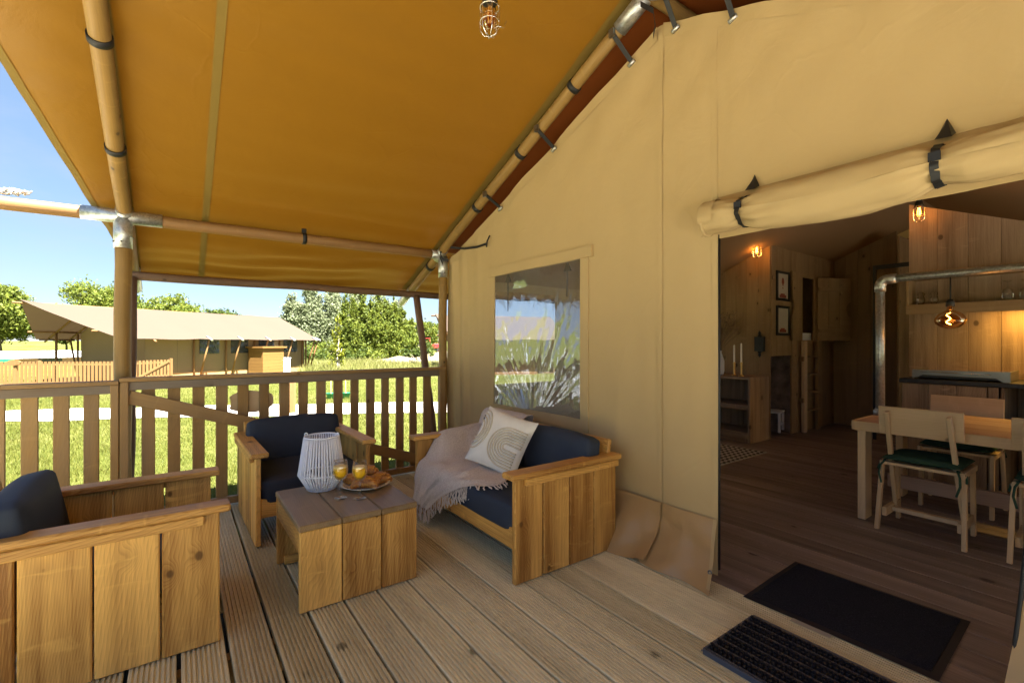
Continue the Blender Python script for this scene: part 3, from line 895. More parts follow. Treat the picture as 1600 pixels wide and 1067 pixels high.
# other sides of the inner room
for ysd, wins in ((4.13, ((2.6, 3.6), (4.3, 5.3))), (-0.88, ((2.45, 3.7), (3.9, 5.1), (6.0, 7.0)))):
    xs_ = sorted(set([round(v, 4) for v in lin(2.2, 8.1, 24)] + [q for w in wins for q in w]))
    zs_ = sorted(set([round(v, 4) for v in lin(-0.3, 2.04, 10)] + [0.75, 1.75]))
    sw = grid('side_wall', xs_, zs_, lambda x, z: (x, ysd + 0.01 * nz(x, z, 3, 1.5), z), 'sidewall', tent, skip=lambda x, z: 0.75 < z < 1.75 and any(a < x < c for a, c in wins))
    for a, c in wins:
        grid('window_pane', lin(a, c, 14), lin(0.75, 1.75, 14), lambda x, z: (x, ysd + 0.012 * nz(x * 3, z * 3, 2), z), 'clearfilm', sw)
grid('rear_wall', lin(-0.88, 4.13, 30), lin(0, 1, 8), lambda y, v: (8.12, y, -0.3 + v * (zf(y) - 0.1 + 0.3)), 'wall', tent)

# log frame
def log(name, p0, p1, r, mat='log', r1=None, par=None):
    return tube(par or tent, name, p0, p1, r, mat, r1, 18, 8, 0.005)
def ring(parent, s, r, w=0.034, tab=0.03, ang=0.0):
    """webbing strap round a log, in the log's own space"""
    b = Bag()
    A = lin(0, 2 * PI, 25)
    V = []; F = []
    for a in A:
        for x, q in ((-w / 2, r + 0.002), (-w / 2, r + 0.007), (w / 2, r + 0.007), (w / 2, r + 0.002)):
            V.append((s + x, q * math.cos(a), q * math.sin(a)))
    for i in range(24):
        for k in range(4): F.append((4 * i + k, 4 * i + (k + 1) % 4, 4 * i + 4 + (k + 1) % 4, 4 * i + 4 + k))
    b.add(V, F, True)
    c, sn = math.cos(ang), math.sin(ang)
    P = [(s + x, (r + q) * c - e * sn, (r + q) * sn + e * c) for x in (-w * 0.6, w * 0.6) for q in (0.004, tab) for e in (-0.006, 0.006)]
    b.add(P, [(0, 1, 3, 2), (4, 6, 7, 5), (0, 4, 5, 1), (2, 3, 7, 6), (0, 2, 6, 4), (1, 5, 7, 3)])
    return b.build('strap', 'black', parent)
YP, YL = 4.12, 4.70
posts = {}
for x, r in ((-0.30, 0.047), (2.13, 0.041)):
    pt = log('post', (x, YP, GZ - 0.02), (x, YP, 2.03), r, 'log')
    # local x of the post runs upward, length 2.5
    tube(pt, 'post_sleeve', (1.06, 0, 0), (1.27, 0, 0), r + 0.005, 'galv')
    b = Bag()
    for q in range(4): b.pipe([(1.10 + 0.04 * (q // 2), (r + 0.004) * math.cos(3.6 + q), (r + 0.004) * math.sin(3.6 + q)), (1.10 + 0.04 * (q // 2), (r + 0.012) * math.cos(3.6 + q), (r + 0.012) * math.sin(3.6 + q))], 0.006, 6)
    b.build('screw', 'steel', pt)
for x in (-0.30, 2.13): log('post', (x, -0.88, GZ - 0.02), (x, -0.88, 2.03), 0.045, 'log')
bm_ = log('eave_beam', (-1.25, YP, 2.055), (2.13, YP, 2.06), 0.041, 'log_orange')     # centre x 0.44
tube(bm_, 'beam_sleeve', (-0.955, 0, 0), (-0.525, 0, 0), 0.047, 'galv')
tube(bm_, 'beam_sleeve', (1.56, 0, 0), (1.69, 0, 0), 0.046, 'galv')
ring(bm_, 0.41, 0.041, 0.03, 0.04, 1.6)
b = Bag()
for q in range(5):
    a0 = q * 1.3
    b.pipe([(-1.30 + 0.06 * math.cos(t + a0) + 0.015 * q, 0.02 * math.sin(2 * t + q), 0.052 + 0.012 * q * 0.5 + 0.015 * math.sin(t * 2 + a0) ** 2) for t in lin(0, 5.5, 22)], 0.006, 6)
b.build('cord_coil', 'galv', bm_)
log('eave_beam', (-1.25, -0.88, 2.055), (2.13, -0.88, 2.06), 0.041, 'log_orange')
log('tail_beam', (-0.34, YL, 1.725), (3.0, YL, 1.72), 0.034, 'log_brown')
log('ridge_beam', (-0.95, YR, 3.115), (8.1, YR, 3.115), 0.042, 'log')
sl = math.atan(0.42)
def rafter(x, y1, straps, r, sgn=1):
    y0 = YR + 0.03 * sgn
    yb = YR + y1 * sgn
    rt = log('rafter', (x, y0, zr(y0)), (x, yb, zr(yb)), r, 'log')
    L = math.hypot(yb - y0, zr(yb) - zr(y0))
    for y in straps:
        ring(rt, -L / 2 + abs(y - y0) / math.cos(sl), r, 0.036, 0.045, PI / 2)
    tube(rt, 'rafter_sleeve', (-L / 2 - 0.01, 0, 0), (-L / 2 + 0.20, 0, 0), r + 0.006, 'galv')
    tube(rt, 'tail_sleeve', (L / 2 - 0.26, 0, 0), (L / 2 + 0.06, 0, 0), r + 0.006, 'galv')
    s = abs(YP - YR) / math.cos(sl) - L / 2
    tube(rt, 'joint_sleeve', (s - 0.10, 0, 0), (s + 0.05, 0, 0), r + 0.006, 'galv')
    return rt
rafter(-0.29, 3.42, (2.85, 3.52), 0.043)
rafter(2.10, 3.42, (2.22, 2.80, 3.42, 4.34), 0.040)
rafter(-0.29, 3.42, (), 0.043, -1)
rafter(2.10, 3.42, (), 0.040, -1)
for x in (-0.29, 2.10):
    log('strut', (x, YL - 0.02, 1.70), (x + 0.01, YP + 0.09, 0.02), 0.036, 'log_brown')
# ties between rafter and wall
def tie(y, dy=0.0, x=2.1):
    p0 = Vector((x - 0.02, y, zr(y) + 0.035)); p1 = Vector((x - 0.046, y - 0.01, zr(y) - 0.02)); p2 = Vector((2.185, y + dy - 0.04, zt(y + dy - 0.04) - 0.035))
    b = Bag()
    for a, c in ((p0, p1), (p1, p2)):
        d = (c - a).normalized(); s = Vector((0, 0.42 ** 0, -0.42)).normalized() * 0.013; n = d.cross(s).normalized() * 0.003
        V = [a + s + n, a - s + n, a - s - n, a + s - n, c + s + n, c - s + n, c - s - n, c + s - n]
        b.add(V, [(0, 1, 2, 3), (7, 6, 5, 4), (0, 4, 5, 1), (1, 5, 6, 2), (2, 6, 7, 3), (3, 7, 4, 0)])
    t = b.build('tie_strap', 'black', tent)
    b = Bag(); b.box((p1.x - 0.012, p1.x + 0.006), (p1.y - 0.018, p1.y + 0.018), (p1.z - 0.022, p1.z + 0.022)); b.build('buckle', 'steel', t)
    b = Bag(); b.pipe([(2.186, p2.y - 0.022, p2.z - 0.004), (2.186, p2.y + 0.02, p2.z - 0.020)], 0.011, 8); b.build('tie_peg', 'galv', t)
for y in (1.86, 2.56, 3.24): tie(y)
for y in (1.52, 1.20): tie(y, 0.04)
def webbing(pts, w=0.02):
    b = Bag()
    P = [Vector(p) for p in pts]
    V = []; F = []
    for i, p in enumerate(P):
        V += [p + Vector((0, 0, w / 2)), p - Vector((0, 0, w / 2)), p + Vector((0.004, 0.002, -w / 2)), p + Vector((0.004, 0.002, w / 2))]
    for i in range(len(P) - 1):
        for k in range(4): F.append((4 * i + k, 4 * i + (k + 1) % 4, 4 * i + 4 + (k + 1) % 4, 4 * i + 4 + k))
    b.add(V, F)
    return b.build('tie_strap', 'black', tent)
t_ = webbing([(2.10, 4.06, 2.13), (2.13, 3.9, 2.10), (2.16, 3.75, 2.07), (2.18, 3.55, 2.055), (2.185, 3.40, 2.06)])
b = Bag(); b.pipe([(2.18, 3.40, 2.03), (2.165, 3.37, 2.07), (2.18, 3.35, 2.12)], 0.006, 6); b.build('hook', 'iron', t_)
webbing([(2.09, 4.02, 2.12), (2.06, 4.05, 2.06), (2.08, 4.03, 2.0), (2.12, 3.99, 1.99)], 0.03)
webbing([(2.07, 4.10, 2.10), (2.075, 4.08, 2.03), (2.10, 4.07, 1.97)], 0.03)
webbing([(2.02, 1.62, 3.02), (2.05, 1.56, 2.96), (2.12, 1.60, 2.93), (2.18, 1.66, 2.93)], 0.03)

# caged lamp hanging from the ridge and two inside the room
def cage_lamp(name, label, loc, bulb, power, group='caged bulb lamps', cord=0.1, r=0.042):
    t = thing(name, label, 'lamp', loc, group=group)
    b = Bag(); b.lathe([(0.0, 0.115), (0.018, 0.113), (0.026, 0.09), (0.03, 0.06), (0.033, 0.05), (0.0, 0.05)], 18); b.build('cap', 'iron', t)
    b = Bag(); b.lathe([(0.012, 0.05), (0.016, 0.03), (0.026, 0.0), (0.029, -0.02), (0.024, -0.042), (0.010, -0.054), (0.0, -0.056)], 20); bb = b.build('bulb', 'amber', t)
    b = Bag()
    for k in range(4):
        a = k * PI / 2
        b.pipe([(0.004 * math.cos(a), 0.004 * math.sin(a), 0.04), (0.012 * math.cos(a), 0.012 * math.sin(a), 0.0), (0.006 * math.cos(a + 0.5), 0.006 * math.sin(a + 0.5), -0.03)], 0.0022, 5)
    b.build('filament', bulb, bb)
    b = Bag()
    for k in range(6):
        a = k * PI / 3 + 0.2
        b.pipe([(r * 0.8 * math.cos(a), r * 0.8 * math.sin(a), 0.055), (r * math.cos(a), r * math.sin(a), 0.03), (r * math.cos(a), r * math.sin(a), -0.06), (r * 0.55 * math.cos(a), r * 0.55 * math.sin(a), -0.085), (0, 0, -0.088)], 0.0022, 5)
    for z in (0.03, -0.03):
        b.pipe([(r * math.cos(a), r * math.sin(a), z) for a in lin(0, 2 * PI, 20)], 0.0022, 5, False)
    b.pipe([(r, 0, -0.03), (r + 0.03, 0, -0.025), (r + 0.045, 0, 0.01)], 0.0026, 5)
    b.build('wire_cage', 'chrome', t)
    if cord:
        b = Bag(); b.pipe([(0, 0, 0.11), (0.003, 0, 0.11 + cord)], 0.004, 6); b.build('cord', 'iron', t)
    if power:
        ld = bpy.data.lights.new('bulb_light', 'POINT'); ld.energy = power; ld.color = (1.0, 0.62, 0.27); ld.shadow_soft_size = 0.02
        lo = bpy.data.objects.new('bulb_light', ld); COL.objects.link(lo); lo.parent = t; lo.location = (0, 0, -0.01)
    return t
cage_lamp('caged_lamp', 'unlit-looking dim caged bulb hanging under the ochre roof over the deck', (1.054, 1.62, 2.56), 'dimbulb', 0, cord=0.40, r=0.040)

# ================================================================== RAILING
def railing(name, label, posts_x, x0, x1, bal, brace, zt_, cap_x):
    t = thing(name, label, 'railing', ((x0 + x1) / 2, 4.03, 0), group='timber railing sections at the far edge of the deck')
    ox = (x0 + x1) / 2
    def S(nm, x, y, z, long, mat='rail'): return span(t, nm, (x[0] - ox, x[1] - ox), (y[0] - 4.03, y[1] - 4.03), z, long, mat)
    S('top_rail', cap_x, (3.975, 4.068), (zt_ - 0.026, zt_), 'x')
    S('upper_rail', (x0 + 0.005, x1 - 0.005), (4.002, 4.034), (zt_ - 0.085, zt_ - 0.028), 'x', 'rail_grey')
    S('lower_rail', (x0 + 0.005, x1 - 0.005), (3.995, 4.036), (0.012, 0.062), 'x')
    for xa, xb in bal: S('baluster', (xa, xb), (4.039, 4.061), (0.03, zt_ - 0.03), 'z')
    for xa, xb in posts_x: S('end_post', (xa, xb), (3.985, 4.036), (0.002, zt_ - 0.028), 'z')
    if brace:
        (xa, za), (xb, zb) = brace
        beam(t, 'brace', (xa - ox, 4.017 - 4.03, za), (xb - ox, 4.017 - 4.03, zb), 0.028, 0.088, 'rail', up=(0.2, 0, 1))
    return t
balR = [(-0.198, -0.124), (-0.055, 0.018), (0.088, 0.162), (0.230, 0.305), (0.368, 0.441), (0.512, 0.581), (0.653, 0.726), (0.793, 0.865), (0.930, 1.004), (1.067, 1.141), (1.208, 1.276), (1.343, 1.417), (1.480, 1.548), (1.616, 1.689), (1.748, 1.818), (1.886, 1.962)]
railing('deck_railing', 'brown timber railing with a long diagonal brace between the two log posts', [(-0.305, -0.262), (2.03, 2.085)], -0.305, 2.085, balR, ((-0.262, 0.835), (2.03, 0.045)), 0.965, (-0.309, 2.095))
balL = [(-0.415 - 0.1415 * k - 0.076, -0.415 - 0.1415 * k) for k in range(1, 12)] + [(-0.491, -0.415)]
railing('deck_railing', 'brown timber railing without a brace, left of the front log post', [(-0.355, -0.313), (-2.14, -2.10)], -2.14, -0.313, balL, None, 0.948, (-2.15, -0.311))

# log slab sign on the outside of the railing
b = Bag()
pts = []
for i in range(26):
    a = 2 * PI * i / 26
    x = 0.145 * math.cos(a); z = 0.082 * math.sin(a)
    x = math.copysign(min(abs(x) * 1.15, 0.145 + 0.01 * math.cos(a * 3)), x); z = math.copysign(abs(z) ** 0.82 * 0.086 ** 0.18, z)
    pts.append((x, z * (1 + 0.05 * math.sin(i))))
V = [(x, -0.013, z) for x, z in pts] + [(x * 0.97, 0.013, z * 0.97) for x, z in pts]
F = [tuple(range(25, -1, -1)), tuple(range(26, 52))] + [(i, (i + 1) % 26, 26 + (i + 1) % 26, 26 + i) for i in range(26)]
b.add(V, F)
tag(b.build('slab_sign', 'pine', None, Matrix.Translation((0.46, 4.078, 0.748))), 'oval pinkish log slab hung on the outside of the braced railing', 'sign')

# ================================================================== DECK FURNITURE
def cushion(parent, name, size, c, mat='navy', rot=None, puff=0.010, bev=0.03):
    sx, sy, sz = size
    n = 12
    V = []; idx = {}
    bm = bmesh.new()
    bmesh.ops.create_cube(bm, size=1)
    bmesh.ops.subdivide_edges(bm, edges=bm.edges[:], cuts=n, use_grid_fill=True)
    r = bev
    for v in bm.verts:
        q = v.co * 2
        e = Vector((sx / 2, sy / 2, sz / 2))
        p = Vector((q.x * e.x, q.y * e.y, q.z * e.z))
        inner = Vector((max(-e.x + r, min(e.x - r, p.x)), max(-e.y + r, min(e.y - r, p.y)), max(-e.z + r, min(e.z - r, p.z))))
        d = p - inner
        if d.length > 1e-6: p = inner + d.normalized() * min(r, max(abs(d.x), abs(d.y), abs(d.z)))
        for a in range(3):
            o1, o2 = (a + 1) % 3, (a + 2) % 3
            w = (1 - q[o1] ** 2) * (1 - q[o2] ** 2)
            p[a] += q[a] * abs(q[a]) * puff * w
        p += Vector((nz(p.x * 6, p.y * 6, p.z * 6), nz(p.x * 6, p.y * 6, p.z * 6 + 9), nz(p.x * 6 + 5, p.y * 6, p.z * 6))) * 0.0025
        v.co = p
    for f in bm.faces: f.smooth = True
    me = bpy.data.meshes.new(name)
    bm.to_mesh(me); bm.free()
    m = Matrix.Translation(Vector(c))
    if rot is not None: m = m @ rot.to_4x4()
    return link(name, me, M[mat], parent, m)

def bench(name, label, cat, W, D, nback, loc, rz, mat='furn', group=None, tilt=11):
    t = thing(name, label, cat, loc, rz, group)
    T = 0.029
    pw = D / 4
    for s in (-1, 1):
        xo = s * (W / 2 - T / 2)
        for k in range(4):
            y0 = -D / 2 + k * pw + 0.0015
            jg = random.uniform(-0.0012, 0.0012)
            span(t, 'side_plank', (xo - T / 2 + jg, xo + T / 2 + jg), (y0, y0 + pw - 0.006), (0.003 + 0.002 * (k % 2), 0.523), 'z', mat, 0.005)
        xc = s * (W / 2 - 0.018)
        span(t, 'armrest', (xc - 0.048, xc + 0.048), (-D / 2 - 0.035, D / 2 + 0.012), (0.526, 0.555), 'y', mat, 0.006)
        xs = s * (W / 2 + 0.0135)
        span(t, 'armrest_batten', (xs - 0.0125, xs + 0.0125), (-D / 2 + 0.055, D / 2 - 0.01), (0.488, 0.5245), 'y', mat, 0.003)
        xi = s * (W / 2 - T - 0.016)
        span(t, 'seat_batten', (xi - 0.0145, xi + 0.0145), (-D / 2 + 0.07, D / 2 - 0.05), (0.165, 0.20), 'y', mat, 0.003)
    wi = W - 2 * T - 0.004
    span(t, 'front_rail', (-wi / 2, wi / 2), (-D / 2 + 0.022, -D / 2 + 0.05), (0.158, 0.270), 'x', mat, 0.004)
    for k in range(4):
        y0 = -D / 2 + 0.055 + k * (D - 0.12) / 4
        span(t, 'seat_slat', (-wi / 2, wi / 2), (y0, y0 + (D - 0.12) / 4 - 0.012), (0.203, 0.225), 'x', mat, 0.003)
    for k in range(3):
        bd(t, 'back_plank', (wi, 0.026, 0.125), (0, D / 2 - 0.085 + 0.028 * k, 0.30 + 0.135 * k), 'x', mat, 0.004, Matrix.Rotation(R(-tilt), 3, 'X'))
    span(t, 'back_post', (-wi / 2 + 0.01, -wi / 2 + 0.05), (D / 2 - 0.04, D / 2 - 0.012), (0.10, 0.60), 'z', mat)
    span(t, 'back_post', (wi / 2 - 0.05, wi / 2 - 0.01), (D / 2 - 0.04, D / 2 - 0.012), (0.10, 0.60), 'z', mat)
    cushion(t, 'seat_cushion', (wi - 0.006, D - 0.16, 0.155), (0, -0.062, 0.305), puff=0.012)
    bw = (wi - 0.008) / nback
    for k in range(nback):
        xk = -wi / 2 + 0.004 + bw * (k + 0.5)
        cushion(t, 'back_cushion', (bw - 0.006, 0.125, 0.30), (xk, D / 2 - 0.165, 0.505), rot=Matrix.Rotation(R(-tilt), 3, 'X'), puff=0.014)
    return t
sofa = bench('wooden_sofa', 'wide two seat plank sofa with navy cushions against the canvas wall', 'sofa', 1.185, 0.735, 2, (1.712, 2.432, 0), R(-90))
bench('armchair', 'plank armchair with navy cushions standing against the railing behind the coffee table', 'armchair', 0.68, 0.78, 1, (0.703, 3.465, 0), R(1.0), mat='furn', group='plank armchairs')
bench('armchair', 'nearest plank armchair cut by the left edge, its plank side towards the viewer', 'armchair', 0.645, 0.765, 1, (-0.243, 2.517, 0), R(90), group='plank armchairs')

# coffee table
tb = thing('coffee_table', 'low plank coffee table with a dark weathered top holding breakfast', 'coffee table', (0.713, 2.50, 0))
tw = 0.562 / 3
for k in range(3):
    x0 = -0.281 + tw * k
    span(tb, 'top_plank', (x0 + 0.001, x0 + tw - 0.002), (-0.302, 0.302), (0.362, 0.391), 'y', 'top', 0.005)
    for s in (-1, 1):
        span(tb, 'side_plank', (x0 + 0.0015 + 0.003, x0 + tw - 0.002 + (0.002 if k < 2 else -0.001)), (s * 0.2825 - 0.0145, s * 0.2825 + 0.0145), (0.003, 0.3605), 'z', 'furn', 0.004)
for s in (-1, 1):
    span(tb, 'apron', (s * 0.262 - 0.013, s * 0.262 + 0.013), (-0.266, 0.266), (0.258, 0.3605), 'y', 'furn', 0.003)
    span(tb, 'foot_batten', (-0.245, 0.245), (s * 0.2515 - 0.014, s * 0.2515 + 0.014), (0.004, 0.045), 'x', 'furn', 0.003)

# lantern of white rope
ZT = 0.3915
ln = thing('rope_lantern', 'white lantern of vertical paper rope on the coffee table', 'lantern', (0.650, 2.705, ZT))
prof = [(0.072, 0.006), (0.082, 0.025), (0.118, 0.088), (0.112, 0.12), (0.088, 0.285)]
for r, z, nm in ((0.074, 0.006, 'base_hoop'), (0.117, 0.090, 'belly_hoop'), (0.088, 0.290, 'top_hoop')):
    b = Bag(); b.pipe([(r * math.cos(a), r * math.sin(a), z) for a in lin(0, 2 * PI, 40)], 0.0048, 7, False); b.build(nm, 'rope', ln)
NR = 46
b = Bag(); b.pipe([(r + 0.002, 0, z) for r, z in prof], 0.0046, 6); rope_me = None
for k in range(NR):
    if rope_me is None:
        o = b.build('rope_strand', 'rope', ln); rope_me = o.data
    else:
        o = link('rope_strand', rope_me, None, ln)
    o.rotation_euler = (0, 0, 2 * PI * k / NR + random.uniform(-0.025, 0.025))
b = Bag(); b.lathe([(0.0, 0.004), (0.07, 0.004), (0.07, 0.0), (0.0, 0.0)], 30); b.build('base', 'white', ln)
for s in (-1, 1):
    b = Bag(); b.pipe([(s * 0.086 + 0.008 * math.cos(a), 0.0, 0.299 + 0.008 * math.sin(a)) for a in lin(0, 2 * PI, 10)], 0.0035, 6, False); b.build('handle_loop', 'rope', ln, Matrix.Rotation(-0.6, 4, 'Z'))

# juice glasses
def juice_glass(loc, label):
    t = thing('juice_glass', label, 'glass', loc, group='stemmed glasses of orange juice')
    b = Bag()
    out = [(0.0, 0.0005), (0.033, 0.0005), (0.034, 0.002), (0.012, 0.008), (0.0045, 0.016), (0.0038, 0.05), (0.0045, 0.085), (0.012, 0.094), (0.027, 0.106), (0.036, 0.125), (0.0385, 0.145), (0.037, 0.17), (0.0335, 0.196)]
    inn = [(0.0325, 0.1965), (0.0358, 0.17), (0.0373, 0.145), (0.0348, 0.126), (0.026, 0.109), (0.011, 0.097), (0.0, 0.095)]
    b.lathe(out + inn, 32); b.build('glass', 'thinglass', t)
    b = Bag(); b.lathe([(0.0, 0.0955), (0.0105, 0.0975), (0.0255, 0.1095), (0.0343, 0.1265), (0.0368, 0.145), (0.0362, 0.160), (0.0, 0.160)], 32)
    j = b.build('juice', 'juice', t)
    b = Bag(); b.lathe([(0.0362, 0.1602), (0.0357, 0.167), (0.030, 0.1685), (0.0, 0.168)], 32); b.build('foam', 'foam', j)
    return t
juice_glass((0.688, 2.478, ZT), 'glass of orange juice next to the rope lantern')
juice_glass((0.768, 2.415, ZT), 'glass of orange juice in front of the croissants')
# plate
pb = Bag(); pb.lathe([(0.0, 0.004), (0.085, 0.005), (0.115, 0.013), (0.134, 0.020), (0.135, 0.018), (0.116, 0.008), (0.08, 0.0), (0.0, 0.0)], 48)
tag(pb.build('plate', 'ceramic', None, Matrix.Translation((0.862, 2.612, ZT))), 'round pale plate of croissants on the coffee table', 'plate')
def croissant(loc, rz, size, label, rx=0.0):
    t = Bag()
    n = 49
    P = []; Rd = []
    for i in range(n):
        f = i / (n - 1) * 2 - 1
        a = f * 1.15
        seg = abs(((i / (n - 1)) * 9) % 1.0 - 0.5) * 2
        env = max(0.0, 1 - abs(f) ** 2.0) ** 0.62
        P.append((0.058 * math.sin(a) * 1.05, -0.046 * (1 - math.cos(a)) * 1.1, 0.026 * env))
        Rd.append(0.005 + 0.026 * env * (0.84 + 0.16 * (1 - seg ** 2.0)) * (1.0 if i % 6 else 0.94))
    t.pipe(P, 0.01, 16, True, Rd)
    V = []
    for k, v in enumerate(t.V):
        w = 1 + 0.10 * nz(v[0] * 60, v[1] * 60, v[2] * 60 + rz)
        V.append((v[0] * size, v[1] * size * w, max(0.001, v[2] * 1.0 * w) * size))
    t.V = V
    o = t.build('croissant', 'crust', None, Matrix.Translation(loc) @ Matrix.Rotation(rz, 4, 'Z') @ Matrix.Rotation(rx, 4, 'X'))
    return tag(o, label, 'croissant', 'croissants on the plate')
zp = ZT + 0.007
croissant((0.845, 2.555, zp), R(-35), 1.18, 'croissant at the front of the plate, behind the two juice glasses')
croissant((0.925, 2.575, zp), R(30), 1.2, 'croissant on the right of the plate, nearest the sofa')
croissant((0.80, 2.66, zp), R(120), 1.1, 'croissant at the back left of the plate, by the lantern')
croissant((0.882, 2.650, zp + 0.040), R(-10), 1.08, 'croissant lying on top of the other croissants', 0.2)

# ------------------------------------------------------------------ throw and pillow on the sofa
rows = [(2.075, 0.56, 3.00, 2.66), (2.045, 0.672, 3.02, 2.58), (1.985, 0.692, 3.06, 2.56), (1.925, 0.655, 3.07, 2.56), (1.885, 0.56, 3.07, 2.56), (1.855, 0.47, 3.07, 2.50),
        (1.80, 0.425, 3.06, 2.42), (1.70, 0.410, 3.03, 2.32), (1.57, 0.408, 3.00, 2.21), (1.46, 0.404, 2.985, 2.16), (1.395, 0.398, 2.975, 2.22), (1.355, 0.372, 2.975, 2.33), (1.338, 0.315, 2.975, 2.46), (1.325, 0.24, 2.985, 2.60), (1.318, 0.17, 2.985, 2.70), (1.312, 0.115, 2.985, 2.76)]
def crom(a, b_, c, d, t): return 0.5 * ((2 * b_) + (c - a) * t + (2 * a - 5 * b_ + 4 * c - d) * t * t + (3 * b_ - a - 3 * c + d) * t ** 3)
def row_at(s):
    i = min(len(rows) - 2, int(s)); t = s - i
    q = [rows[max(0, min(len(rows) - 1, i + k))] for k in (-1, 0, 1, 2)]
    return [crom(q[0][k], q[1][k], q[2][k], q[3][k], t) for k in range(4)]
NU, NV_ = 62, 120
def throw_pt(u, s):
    X, Z, yl, yr = row_at(s)
    y = yl + (yr - yl) * u
    # over the left arm at the back
    arm = sstep(2.93, 3.0, y) * sstep(1.0, 2.5, s) * (1 - sstep(7.2, 9.2, s))
    Z = Z + (max(Z, 0.578) - Z) * arm
    slope = sstep(2.72, 2.98, y) * sstep(3.0, 4.5, s) * (1 - sstep(8.2, 10.0, s))
    Z = Z + (max(Z, 0.578) - Z) * slope * 0.85
    X = X - 0.10 * slope * (1 - arm) * sstep(3, 5, s) * (1 - sstep(6, 8, s))
    hang = sstep(10.8, 13.0, s)
    top = 1 - sstep(5.5, 8.5, s)
    f = math.sin(u * 22 + s * 0.75 + 1.5 * nz(u * 3, s * 0.35)) * 0.5 + math.sin(u * 37 - s * 0.5 + 2 * nz(u * 2, s * 0.3, 4)) * 0.3
    amp = 0.016 * top + 0.007 + 0.012 * hang
    d = f * amp + 0.010 * nz(u * 5, s * 0.8, 2)
    # diagonal folds over the seat corner
    d += 0.016 * math.exp(-((u * 1.0 - 0.32 - 0.05 * (s - 7)) / 0.05) ** 2) * sstep(4, 6, s) * (1 - sstep(11.5, 13.5, s))
    d += 0.013 * math.exp(-((u * 1.0 - 0.50 - 0.045 * (s - 6)) / 0.04) ** 2) * sstep(3, 5, s) * (1 - sstep(9.5, 11.5, s))
    d = max(d, -0.004)
    seat = sstep(5.2, 6.8, s) * (1 - sstep(10.2, 12.0, s))
    X2 = X - d * (1 - seat) ; Z2 = Z + d * seat
    return (X2, y, Z2)
V = []; F = []
us = lin(0, 1, NU); ss = lin(0, len(rows) - 1.001, NV_)
tgrid = [[throw_pt(u, s) for u in us] for s in ss]
for r_ in tgrid: V += r_
for i in range(NV_ - 1):
    for j in range(NU - 1): F.append((i * NU + j, i * NU + j + 1, (i + 1) * NU + j + 1, (i + 1) * NU + j))
throw = thing('throw_blanket', 'fringed dusty pink throw draped over the left end of the sofa', 'blanket', (1.6, 2.7, 0.4))
ofs = Matrix.Translation((-1.6, -2.7, -0.4))
cl = pydata('cloth', V, F, True, M['throw'], throw, ofs)
md = cl.modifiers.new('thickness', 'SOLIDIFY'); md.thickness = 0.006; md.offset = 1
rf_ = random.Random(3)
b = Bag()
edge = []
for i in range(int(NV_ * 8.3 / 15), NV_): edge.append((tgrid[i][-1], 1 if ss[i] < 10.6 else 2))
for j in range(NU - 1, -1, -1): edge.append((tgrid[-1][j], 2))
acc = 0; last = Vector(edge[0][0])
for p, md_ in edge:
    p = Vector(p)
    acc += (p - last).length; last = p
    if acc < 0.0165: continue
    acc = 0
    L = rf_.uniform(0.065, 0.095)
    q = [p]
    if md_ == 1:
        dirv = Vector((-0.25 + rf_.uniform(-0.25, 0.25), -1 + rf_.uniform(-0.1, 0.3), 0)).normalized()
        for k in range(1, 6):
            q.append(p + dirv * (L * 0.8 * k / 5) + Vector((rf_.uniform(-0.004, 0.004), rf_.uniform(-0.004, 0.004), 0.004 - 0.002 * k)))
    else:
        for k in range(1, 6):
            q.append(p + Vector((rf_.uniform(-0.004, 0.004) - 0.002 * k, -0.004 * k * rf_.uniform(-0.3, 1.2), -L * k / 5)))
    b.pipe(q, 0.0042, 6, True, [0.0025, 0.0042, 0.0036, 0.0046, 0.005, 0.0025])
fr = b.build('fringe', 'throw', throw, ofs)
fr['kind'] = 'stuff'

